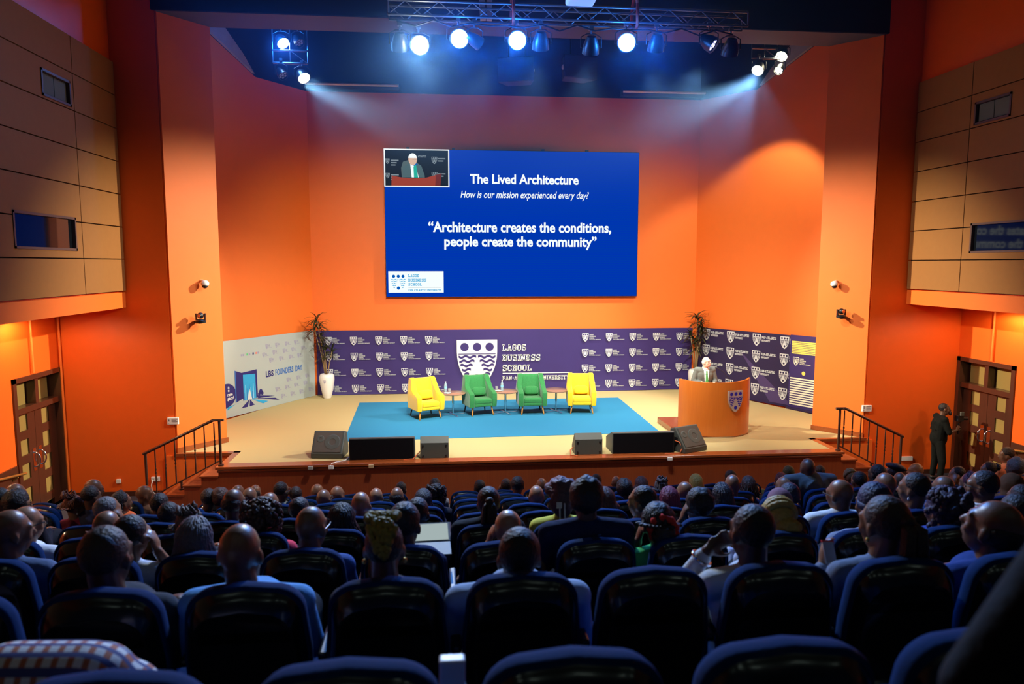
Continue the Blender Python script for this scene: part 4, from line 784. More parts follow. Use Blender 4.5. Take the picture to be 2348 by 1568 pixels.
o = plate('wall_socket', 272, 1103, .08, .08, 'small white wall socket low on the left orange wall', 'socket', M['white'])
o = plate('wall_socket', 357, 1098, .15, .085, 'white double socket with a plugged cable on the left orange wall', 'socket', M['white'])
for i in (-1, 1): MB().box((i*.035-.012, -.022, -.01), (i*.035+.012, -.02, .015)).build('socket_face', mat('socket_slot', (.3, .3, .3), .5), o)
p = o.location.copy(); tag(MB().tube([(p.x-.04, 13.75, p.z), (p.x-.06, 13.72, p.z-.1), (p.x-.05, 13.72, p.z-.22), (p.x+.02, 13.73, FL+.02)], .010, 6).build('power_lead', M['wcable'], smooth='all'), 'white lead hanging from the double socket on the left wall', 'cable')
o = plate('wall_socket', 2079, 1051, .25, .085, 'wide white socket panel low on the right orange wall', 'socket', M['white'])
for x, y, s in ((397, 965, 'left'), (1987, 936, 'right')):
    g = plate('step_sign', x, y, .20, .13, 'small white step warning sign beside the %s pillar' % s, 'sign', M['white']); b = MB(); T = frame((0, -.0215, 0), (1, 0, 0), (0, 0, 1))
    P = MB(); disc(P, -.065, .038, .008, T, 0); P.poly([(-.075, .028), (-.058, .028), (-.055, -.005), (-.075, -.005)], T); P.poly([(-.085, -.045), (-.04, -.02), (-.04, -.026), (-.085, -.051)], T)
    for i in range(4): P.poly([(-.02, .04-.022*i), (.085-.02*(i % 2), .04-.022*i), (.085-.02*(i % 2), .03-.022*i), (-.02, .03-.022*i)][::-1], T)
    P.build('printed_notice', mat('sign_ink', (.12, .10, .14), .6), g, recalc=False)
# haze of the stage smoke around the lamps
hm = bpy.data.materials.new('haze'); hm.use_nodes = True; N = hm.node_tree.nodes; N.clear()
vo = N.new('ShaderNodeVolumeScatter'); ou = N.new('ShaderNodeOutputMaterial'); vo.inputs['Color'].default_value = (.16, .42, 1, 1); vo.inputs['Density'].default_value = .012; vo.inputs['Anisotropy'].default_value = .35; hm.node_tree.links.new(vo.outputs[0], ou.inputs['Volume'])
ge = N.new('ShaderNodeNewGeometry'); sx_ = N.new('ShaderNodeSeparateXYZ'); mr = N.new('ShaderNodeMapRange'); mr.interpolation_type = 'SMOOTHSTEP'; mr.inputs[1].default_value = 5.2; mr.inputs[2].default_value = 8.6; mr.inputs[3].default_value = 0; mr.inputs[4].default_value = .018
hm.node_tree.links.new(ge.outputs['Position'], sx_.inputs[0]); hm.node_tree.links.new(sx_.outputs[2], mr.inputs[0]); hm.node_tree.links.new(mr.outputs[0], vo.inputs['Density'])
hz = MB().box((-4.0, 9.2, 5.2), (7.6, 13.7, 10.9)).build('stage_haze', hm); tag(hz, 'thin bluish haze around the lamps of the truss', 'haze', kind='stuff')
fx = lambda y: (XB-(YB-y)*.542+.12, 2*CX-XB+(YB-y)*.542-.12)
b = MB(); q = [(fx(15.3)[0]+.1, 15.3), (fx(15.3)[1]-.1, 15.3), (fx(19.5)[1], 19.5), (fx(19.5)[0], 19.5)]; b.loops([[(x, y, z) for x, y in q] for z in (5.2, 10.9)])
tag(b.build('stage_haze', hm), 'thin bluish haze under the stage ceiling behind the beam', 'haze', kind='stuff')
# ------------------------------------------------------------------ auditorium seats
def outline(k, top, side, y, n=7):
    "rounded back outline; k grows it, top/side inset it"
    pts = []; rc = .115; zt = .958+k-top; zb = .40-k+side*.3
    hwz = lambda z: (.208+.032*max(0, min(1, (1.0-z)/.35))-.012*max(0, (.62-z)/.2))+k-side
    for i in range(n+1):
        a = PI/2*i/n; pts.append((hwz(zt-rc)-rc+rc*math.sin(PI/2-a)*1.0, y, zt-rc+rc*math.sin(a)))
    top_r = pts; pts = []
    for z in (.42, .55, .68, .80): pts.append((hwz(z), y, max(z, zb)))
    r = pts+top_r; l = [(-x, y_, z) for x, y_, z in r[::-1]]; crown = [((0), y, zt+.012)]
    return r+crown+l
def lean(l): return [(x, y-.14*(z-.955), z) for x, y, z in l]   # the back leans towards the rear
def make_seat():
    r = bpy.data.objects.new('auditorium_seat', None); C.objects.link(r)
    b = MB(); b.loops([lean(outline(-.02, 0, 0, .085)), lean(outline(0, 0, 0, .075)), lean(outline(.006, 0, 0, .045)), lean(outline(.008, 0, 0, .02)), lean(outline(.004, 0, 0, .0))]); b.build('back_cushion', M['fabric'], r, smooth='all')
    b = MB(); b.loops([lean(outline(-.004, 0, 0, .004)), lean(outline(-.010, .004, 0, -.008)), lean(outline(-.011, .008, .001, -.016)), lean(outline(-.014, .030, .014, -.040)), lean(outline(-.014, .058, .022, -.056)), lean(outline(-.014, .066, .030, -.050)), lean(outline(-.014, .074, .04, -.042))]); b.build('back_shell', M['shell'], r, smooth=True)
    b = MB().box((-.225, .15, .37), (.225, .62, .46)); b.build('seat_cushion', M['fabric'], r, smooth=True, bevel=.03, seg=3)
    for sx in (-.268,):
        b = MB().box((sx-.022, .10, .60), (sx+.022, .50, .635)); b.box((sx-.018, .16, 0), (sx+.018, .36, .61)); b.build('armrest', M['arm'], r, bevel=.012)
    b = MB().box((-.14, .2, 0), (.14, .32, .02)); b.box((-.05, .22, .02), (.05, .30, .39)); b.build('pedestal', M['arm'], r)
    return r
ORD = ['first', 'second', 'third', 'fourth', 'fifth', 'sixth', 'seventh', 'eighth', 'ninth', 'tenth', 'eleventh', 'twelfth', 'thirteenth', 'fourteenth', 'fifteenth', 'sixteenth', 'seventeenth', 'eighteenth', 'nineteenth', 'twentieth']
RN = ['nearest row', 'second nearest row', 'third nearest row', 'fourth nearest row', 'middle row', 'fourth row from the stage', 'third row from the stage', 'second row from the stage', 'front row at the stage']
GS = 'blue edged auditorium seats'
seat0 = None; SEATS = {}
def put_seat(x, k, rz, lab):
    global seat0
    y, z = ROW(k)
    if seat0 is None: seat0 = make_seat(); s = seat0
    else: s = copy_tree(seat0)
    s.location = (x, y-(.04 if k == 0 else 0), z); s.rotation_euler = (0, 0, rz); tag(s, lab, 'seat', GS); SEATS.setdefault(k, []).append((x, s)); return s
def frame_x(k): y, z = ROW(k); p = at(0, 1240, Y=y); return at(0, 1250-8*k, Y=y).x, at(2348, 1250-8*k, Y=y).x
for k in range(9):
    a, c = frame_x(k); xs = [.035+.545*(i+.5) for i in range(-6, 13)]; xs = [x for x in xs if a-.25 < x < c+.25]
    for j, x in enumerate(xs):
        put_seat(x, k, 0, 'black seat edged in blue, %s from left in the %s' % (ORD[j], RN[k]))
    for s in (0, 1):
        if k < 5: continue
        for j in range(4):
            x = mx(-4.55-.56*j, s)
            if a-.2 < x < c+.2: put_seat(x, k, (-.28, .28)[s], 'black angled seat across the %s aisle, %s from aisle, %s' % (SIDE[s], ORD[j], RN[k]))
# ------------------------------------------------------------------ people
def remesh(mb, voxel, name, m, parent, smooth=4, it=.5):
    me = mb.mesh('tmp', []); o = bpy.data.objects.new('tmp', me); C.objects.link(o)
    r = o.modifiers.new('r', 'REMESH'); r.mode = 'VOXEL'; r.voxel_size = voxel; r.use_smooth_shade = True
    s = o.modifiers.new('s', 'SMOOTH'); s.factor = it; s.iterations = smooth
    dg = bpy.context.evaluated_depsgraph_get(); n = bpy.data.meshes.new_from_object(o.evaluated_get(dg)); bpy.data.objects.remove(o); bpy.data.meshes.remove(me)
    n.name = name; n.materials.clear(); n.materials.append(m); n.polygons.foreach_set('use_smooth', [True]*len(n.polygons))
    q = bpy.data.objects.new(name, n); C.objects.link(q); q.parent = parent; return q
SKIN = [mat('skin_deep', (.055, .027, .018), .42, .5, bump=.05, scale=60), mat('skin_dark', (.095, .046, .028), .40, .5, bump=.05, scale=60), mat('skin_brown', (.16, .078, .044), .38, .5, bump=.05, scale=60), mat('skin_tan', (.26, .13, .072), .38, .5, bump=.05, scale=60), mat('skin_pale', (.72, .44, .33), .45, .5, bump=.05, scale=60)]
def cloth(c):
    n = 'cloth_%02x%02x%02x' % tuple(int(v*255) for v in c); return mat(n, c, .85, .12, bump=.35, scale=14, var=.12)
def hairm(c): return mat('hair_%02x%02x%02x' % tuple(int(v*255) for v in c), c, .55, .35, bump=.6, scale=55, var=.35)
BLK, DBR, BRN, GRY, YEL, RED, BLD, MAR = (.012, .010, .011), (.03, .018, .015), (.07, .03, .02), (.10, .10, .11), (.30, .22, .03), (.16, .03, .02), (.36, .24, .05), (.10, .015, .03)
def head(b, HM, s, fine):
    e = lambda c, r: b.ell(tuple(v*s for v in c), tuple(v*s for v in r), HM, 18, 12)
    c = lambda a, d, ra, rb=None: b.cap(tuple(v*s for v in a), tuple(v*s for v in d), ra*s, (rb or ra)*s, HM)
    e((0, -.008, .030), (.077, .097, .096)); e((0, .022, -.045), (.062, .070, .078)); e((0, .050, -.080), (.036, .036, .034)); e((0, .065, .01), (.060, .032, .055))
    for q in (-1, 1): e((q*.080, -.004, -.012), (.011, .020, .033)); e((q*.040, .062, -.028), (.026, .026, .028)); c((q*.052, .078, .028), (q*.016, .092, .030), .009, .011)
    c((0, .092, .012), (0, .112, -.028), .010, .014); e((0, .108, -.034), (.019, .012, .010)); e((0, .092, -.060), (.025, .012, .007)); e((0, .090, -.070), (.021, .012, .008))
def hand(b, w, d, n, sgn, curl=.5):
    "palm and five fingers from wrist w; d along the fingers, n out of the palm"
    d = Vector(d).normalized(); n = (Vector(n)-d*Vector(n).dot(d)).normalized(); s = d.cross(n)*sgn; w = Vector(w)
    T = Matrix(((s.x, d.x, n.x, w.x), (s.y, d.y, n.y, w.y), (s.z, d.z, n.z, w.z), (0, 0, 0, 1)))
    b.ell((0, .045, 0), (.041, .052, .016), T, 14, 8)
    for i, (x, L) in enumerate(((-.030, .060), (-.010, .072), (.010, .068), (.029, .052))):
        a = Vector((x, .088-abs(x)*.3, .0)); a2 = a+Vector((x*.15, L*.5*math.cos(curl*.6), L*.5*math.sin(curl*.6))); a3 = a2+Vector((x*.05, L*.5*math.cos(curl*1.8), L*.5*math.sin(curl*1.8)))
        b.cap(a, a2, .0095, .0088, T, 8); b.cap(a2, a3, .0088, .0075, T, 8)
    b.cap((-.034, .022, .004), (-.060, .050, .014), .013, .010, T, 8); b.cap((-.060, .050, .014), (-.062, .082, .020), .010, .008, T, 8)
def noisy(b, c, r, HM, amp, fr, seed=0, nu=26, nv=18):
    t = MB().ell(c, r, None, nu, nv)
    for i, v in enumerate(t.v):
        d = Vector(v)-Vector(c); k = 1+amp*noise.noise(Vector(v)*fr+Vector((seed, seed*2.3, 0)))/max(r); t.v[i] = tuple(Vector(c)+d*k)
    b.add(t.v, t.f, HM)
def strands(b, HM, s, R, n, length, r_, spread=1.0, start=0, up_=.0, lo=-.16, wob=.012):
    "locks that follow the skull from the crown over the back and sides, then hang"
    for i in range(n):
        a = PI*(.02+.96*(i+R.random()*.6)/n)*1.0; a = PI+ (a if True else 0)                 # from the right ear round the back to the left ear
        ca, sa = math.cos(a), math.sin(a); pts = []
        for q in range(7):
            t = q/6*PI*.56; k = 1.0+.06*R.random(); pts.append(Vector((ca*.090*math.sin(t)*k, -.02+sa*.105*math.sin(t)*k+.03*math.cos(t), .042+.098*math.cos(t)*k)))
        e = pts[-1]
        for q in range(1, 5): pts.append(e+Vector((ca*.012*q*spread+R.uniform(-wob, wob), sa*.010*q*spread+R.uniform(-wob, wob), -length*q/4*(.85+.3*R.random()))))
        b.tube([HM @ (p*s) for p in pts], [r_*.7]+[r_]*(len(pts)-2)+[r_*.5], 6)
def make_hair(kind, HM, s, col, par, R, extra=None):
    b = MB(); m = hairm(col); E = lambda c, r, **k: b.ell(tuple(v*s for v in c), tuple(v*s for v in r), HM, 24, 16)
    N_ = lambda c, r, amp, fr, sd=0: noisy(b, tuple(v*s for v in c), tuple(v*s for v in r), HM, amp, fr, sd)
    def ret(nm='hair'): return b.build(nm, m, par, smooth='all')
    if kind == 'bald': return
    if kind == 'fade': E((0, -.020, .040), (.0815, .094, .0925)); return ret()
    if kind == 'fringe': E((0, -.034, .010), (.0825, .082, .072)); return ret()
    if kind == 'short': N_((0, -.020, .046), (.086, .098, .096), .006, 40, R.random()*9); return ret()
    if kind == 'afro': N_((0, -.018, .052), (.104, .112, .112), .016, 30, R.random()*9); return ret()
    if kind == 'puff':
        N_((0, -.022, .04), (.084, .095, .094), .006, 30); N_((.0, -.01, .125), (.125, .12, .095), .035, 22, 3); N_((-.02, -.09, .05), (.09, .06, .11), .02, 30, 5); h = ret()
        P = MB()
        for x in (-.045, -.01): P.cap(HM @ Vector((x, -.155, .06)), HM @ Vector((x+.004, -.150, -.06)), .006)
        P.box((-.07, -.165, .03), (-.03, -.158, .075), HM); P.build('hair_clip', M['white'], par); return h
    if kind == 'curly':
        N_((0, -.03, .045), (.105, .115, .115), .02, 30, 2)
        for i in range(150):
            a = R.uniform(PI*.92, PI*2.08); z = R.uniform(-.17, .14); rr = .118*math.sqrt(max(.08, 1-((z-.03)/.2)**2))+.012; b.ell(tuple(HM @ (Vector((rr*math.cos(a)*1.02, -.025+rr*math.sin(a)*1.0, z))*s)), (.021, .021, .024), None, 7, 5)
        for i in range(40): a = R.uniform(0, 2*PI); q = R.uniform(0, .8); b.ell(tuple(HM @ (Vector((.11*q*math.cos(a), -.02+.115*q*math.sin(a), .04+.115*math.sqrt(1-q*q)))*s)), (.02, .02, .02), None, 7, 5)
        return ret()
    if kind in ('long', 'braids', 'locs', 'bob'):
        L_ = dict(long=.20, braids=.17, locs=.12, bob=.06)[kind]; E((0, -.024, .040), (.086, .098, .098)); E((0, -.055, -.02), (.078, .062, .10))
        strands(b, HM, s, R, 44 if kind != 'locs' else 30, L_*(extra or 1), .0105 if kind in ('long', 'bob') else .0075, wob=.004 if kind != 'locs' else .012)
        if kind in ('long', 'bob'):
            strands(b, HM, s*.93, R, 30, L_*(extra or 1)*.95, .013, wob=.004)
            c = Vector((0, -.10, -.05)); b.cap(HM @ (c*s), HM @ (Vector((0, -.085, -.05-L_*(extra or 1)))*s), .072*s, .085*s)
        return ret()
    if kind == 'ponytail':
        N_((0, -.022, .042), (.085, .098, .096), .004, 40); b.ell(tuple(HM @ (Vector((0, -.115, .055))*s)), (.035, .035, .035))
        for i in range(26):
            x = R.uniform(-.05, .05); y = R.uniform(-.02, .02); b.tube([HM @ (Vector(p)*s) for p in ((x*.3, -.105, .06), (x*.8, -.15+y, .03), (x, -.155+y, -.08), (x*1.2, -.14+y, -.20), (x*1.1, -.13+y, -.20-.13*(extra or 1)*R.uniform(.8, 1.1)))], [.010, .014, .014, .012, .004], 6)
        return ret()
    if kind == 'bun': E((0, -.022, .040), (.084, .097, .095)); N_((0, -.115, extra if extra is not None else -.03), (.058, .045, .055), .012, 40); return ret()
    if kind == 'updo':
        E((0, -.022, .042), (.086, .098, .096)); strands(b, HM, s, R, 26, .0, .008)
        for i in range(22): a = R.uniform(0, 2*PI); b.tube([HM @ (Vector(p)*s) for p in ((.05*math.cos(a), -.05+.05*math.sin(a), .12), (.06*math.cos(a), -.06+.06*math.sin(a), .16+R.uniform(0, .03)), (.075*math.cos(a+.6), -.07+.07*math.sin(a+.6), .13))], .010, 6)
        return ret()
    if kind == 'topknot':
        m2 = hairm(BLK); q = MB(); q.ell(tuple(v*s for v in (0, -.016, .035)), tuple(v*s for v in (.0805, .093, .092)), HM, 22, 14); q.build('shaved_hair', m2, par, smooth='all')
        for i in range(170):
            t = R.uniform(.0, 1); w = .060*math.sin(PI*min(1, .25+t*.72))+.010; x = R.uniform(-w, w); a = PI*(.30+.68*t); b.ell(tuple(HM @ (Vector((x, -.018+.104*math.cos(a), .035+.112*math.sin(a)+.008*R.random()-(.15*(t-.75) if t > .75 else 0)))*s)), (.013, .013, .018), None, 7, 5)
        return ret('dyed_locs')
    if kind == 'wrap':
        for i in range(9): a = -.5+i*.32; pts = [HM @ (Vector((.092*math.cos(t), -.016+.104*math.sin(t)*math.cos(a)-.012, .03+.110*math.sin(t)*math.sin(a)+.02))*s) for t in [PI*k/10 for k in range(11)]]; b.tube(pts, .022*s, 7)
        E((0, -.025, .045), (.093, .104, .103)); N_((.03, -.125, .01), (.072, .055, .062), .015, 45, 4); return ret('head_wrap')
    if kind == 'hijab':
        q = MB(); q.ell(tuple(v*s for v in (0, -.012, .030)), tuple(v*s for v in (.100, .112, .118)), HM, 18, 12); q.cap(HM @ Vector((0, -.02, -.05)), HM @ Vector((0, -.03, -.17)), .098*s, .125*s); q.ell(tuple(HM @ Vector((0, -.02, -.23))), (.18, .13, .06)); q.ell(tuple(HM @ Vector((0, .09, -.16))), (.10, .05, .08))
        return remesh(q, .014, 'headscarf', cloth(col), par, 3)
    if kind == 'knit':
        E((0, -.018, .045), (.092, .106, .108)); q = MB().lathe([(.080, -.03), (.094, -.03), (.096, .01), (.08, .01)], 20); b.add([(v[0]*s, (v[1]*1.12-.018)*s, (v[2]+.02)*s) for v in q.v], q.f, HM); return ret('knit_cap')
    if kind == 'beret':
        T = HM @ Matrix.Translation((.03*s, -.03, .105*s)) @ Matrix.Rotation(.35, 4, 'Y'); b.ell((0, 0, 0), (.135, .14, .055), T, 24, 12); q = MB().ell((0, -.022, .03), (.083, .095, .085), HM, 20, 12); q.build('hair', hairm(BLK), par, smooth='all'); return ret('beret')
    if kind == 'scrunch':
        N_((0, -.022, .044), (.094, .106, .104), .012, 35, 3); strands(b, HM, s, R, 22, .0, .011); N_((.02, -.140, -.03), (.070, .055, .065), .015, 30, 6); ret()
        q = MB(); n = 26; pts = [HM @ (Vector((.02+.072*math.cos(2*PI*i/n), -.108+.012*math.sin(i*2.4), .0+.070*math.sin(2*PI*i/n)))*s) for i in range(n+1)]; q.tube(pts, [.022+.006*math.sin(i*2.1) for i in range(n+1)], 7); q.build('scrunchie', cloth((.5, .03, .02)), par, smooth='all')
def person(loc, rz, J, sk, hair, hcol, top, R, par_name='person', voxel=.013, sleeve='long', trouser=(.015, .016, .022), collar=None, glasses=False, ear=False, fine=False, hextra=None, tie=False, clothname='top'):
    r = bpy.data.objects.new(par_name, None); C.objects.link(r); r.location = loc; r.rotation_euler = (0, 0, rz); S_ = SKIN[sk]; s = J['s']; HM = J['HM']
    b = MB(); V = {k: Vector(v) for k, v in J.items() if k not in ('s', 'HM', 'hands', 'w')}; w = J['w']
    head(b, HM, s, fine); hb = HM @ Vector((0, -.03, -.05)); b.cap(hb, V['neck'], .056*s, .060*s)
    def trunk(b, g):
        b.cap(V['pelvis'], V['belly'], .125*w+g, .125*w+g); b.cap(V['belly'], V['chest'], .125*w+g, .128*w+g); side = (V['shR']-V['shL']).normalized()
        for q in (-1, 1): b.cap(V['pelvis']+side*.06*q, V['chest']+side*.075*q*w, .105+g, .105*w+g); b.cap(V['neck']-Vector((0, 0, .03)), V['shR' if q > 0 else 'shL'], .045+g, .058+g)
        mid = V['neck']-Vector((0, 0, .075)); b.cap(V['shL'], mid, .060+g, .072+g); b.cap(V['shR'], mid, .060+g, .072+g)
    trunk(b, 0)
    for q in 'LR':
        b.cap(V['sh'+q], V['el'+q], .052, .042); b.cap(V['el'+q], V['wr'+q], .042, .028); b.cap(V['hip'+q], V['kn'+q], .085, .062); b.cap(V['kn'+q], V['an'+q], .058, .040); b.cap(V['an'+q]-Vector((0, 0, .03)), V['to'+q], .038, .034)
        d, n = J['hands'][q]; hand(b, V['wr'+q], d, n, 1 if q == 'R' else -1, .6)
    remesh(b, .0085 if fine else voxel, 'body', S_, r, 2 if fine else 3)
    c = MB(); trunk(c, .014)
    for q in 'LR':
        if sleeve != 'none': c.cap(V['sh'+q], V['el'+q], .066, .056)
        else: c.cap(V['sh'+q], V['sh'+q]+(V['el'+q]-V['sh'+q])*.2, .064, .05)
        if sleeve == 'long': c.cap(V['el'+q], V['el'+q]+(V['wr'+q]-V['el'+q])*.88, .055, .040)
    c.cap(V['neck']-Vector((0, 0, .05)), V['neck']-Vector((0, .004, .01)), .075, .070)
    for i in range(10):                                # a few folds across the back and sleeves
        x = R.uniform(-.12, .12); p = V['chest']+Vector((x, -.125*w, R.uniform(-.1, .1))); c.cap(p, p+Vector((R.uniform(-.08, .08), 0, -.09)), .010, .006)
    t = remesh(c, max(voxel, .011), clothname, cloth(top), r, 3)
    l = MB(); l.cap(V['pelvis'], V['pelvis']+Vector((0, 0, .05)), .15*w)
    for q in 'LR': l.cap(V['hip'+q], V['kn'+q], .10, .078); l.cap(V['kn'+q], V['an'+q]+Vector((0, 0, .03)), .074, .056)
    remesh(l, .02, 'trousers', cloth(trouser), r, 3)
    f = MB()
    for q in 'LR': f = MB(); f.cap(V['an'+q]-Vector((0, 0, .045)), V['to'+q], .046, .040); f.build('shoe', M['blackp'], r, smooth='all')
    if collar:
        k = MB(); n = 18; dz = (hb-V['neck']).normalized()
        for off, rr in ((.0, .074), (.022, .068)): k.tube([V['neck']+dz*off+Vector((rr*math.cos(2*PI*i/n), rr*math.sin(2*PI*i/n), .012*math.sin(2*PI*i/n)*-1)) for i in range(n+1)], .015, 7)
        k.build('collar', cloth(collar), r, smooth='all')
    make_hair(hair, HM, s, hcol, r, R, hextra)
    if glasses:
        g = MB()
        for q in (-1, 1): g.tube([HM @ (Vector((q*.036+.027*math.cos(2*PI*i/14), .106-abs(math.cos(2*PI*i/14))*.006, .004+.021*math.sin(2*PI*i/14)))*s) for i in range(15)], .0028, 5); g.tube([HM @ (Vector(p)*s) for p in ((q*.063, .100, .008), (q*.080, .06, .010), (q*.086, -.01, .004))], .003, 5)
        g.build('glasses', M['steel'] if glasses == 2 else M['blackp'], r)
    if ear:
        for q in (-1, 1): MB().ell(tuple(HM @ (Vector((q*.086, .0, -.052))*s)), (.009, .009, .012), None, 8, 6).build('earring', M['brass'] if ear == 1 else M['white'], r, smooth='all')
    return r
def seated(hx, cz, s, yaw, pitch, roll, w, hl, hr, lean_=0, wide=1, up_=0):
    "joints of a sitter, origin on the floor under the seat back, +y towards the stage"
    HM = Matrix.Translation((hx, .235+lean_, cz-.128*s)) @ Matrix.Rotation(-yaw, 4, 'Z') @ Matrix.Rotation(-pitch, 4, 'X') @ Matrix.Rotation(roll, 4, 'Y'); hz = cz-.128*s
    bx = hx*.7; sz = hz-.186+up_; sw = .172*w*wide; ty = .235+lean_*.6
    J = dict(s=s, HM=HM, w=w, neck=(hx*.85, .225+lean_*.9, hz-.155+up_), chest=(bx*.9, ty+.01, sz-.11), belly=(bx*.5, .275, .74), pelvis=(bx*.2, .30, .605), shL=(bx-sw, ty, sz-.045), shR=(bx+sw, ty, sz-.045),
             hipL=(-.09, .34, .575), hipR=(.09, .34, .575), knL=(-.11, .67, .565), knR=(.11, .67, .565), anL=(-.11, .64, .10), anR=(.11, .64, .10), toL=(-.11, .77, .045), toR=(.11, .77, .045), hands={})
    for q, sg, pose in (('L', -1, hl), ('R', 1, hr)):
        if pose == 'face':
            J['el'+q] = (bx+sg*(sw+.10), ty+.14, sz-.20); wv = HM @ Vector((sg*.115, .055, -.10)); J['wr'+q] = tuple(wv); J['hands'][q] = ((-sg*.25, .05, 1), (-sg*1, .1, 0))
        elif pose == 'chin':
            J['el'+q] = (bx+sg*(sw+.14), ty+.18, sz-.20); wv = HM @ Vector((sg*.14, .12, -.12)); J['wr'+q] = tuple(wv); J['hands'][q] = ((-sg*.8, .1, .5), (0, -1, .2))
        elif pose == 'hold':
            J['el'+q] = (bx+sg*(sw+.12), ty+.10, sz-.24); J['wr'+q] = (bx+sg*(sw+.10), ty+.34, sz-.13); J['hands'][q] = ((-sg*.2, .5, .8), (-sg, 0, .2))
        else:
            J['el'+q] = (bx+sg*(sw+.045), ty+.05, sz-.27); J['wr'+q] = (bx*.4+sg*.13, ty+.28, .69); J['hands'][q] = ((-sg*.5, 1, -.1), (0, 0, -1))
    return J
HANDS = {}
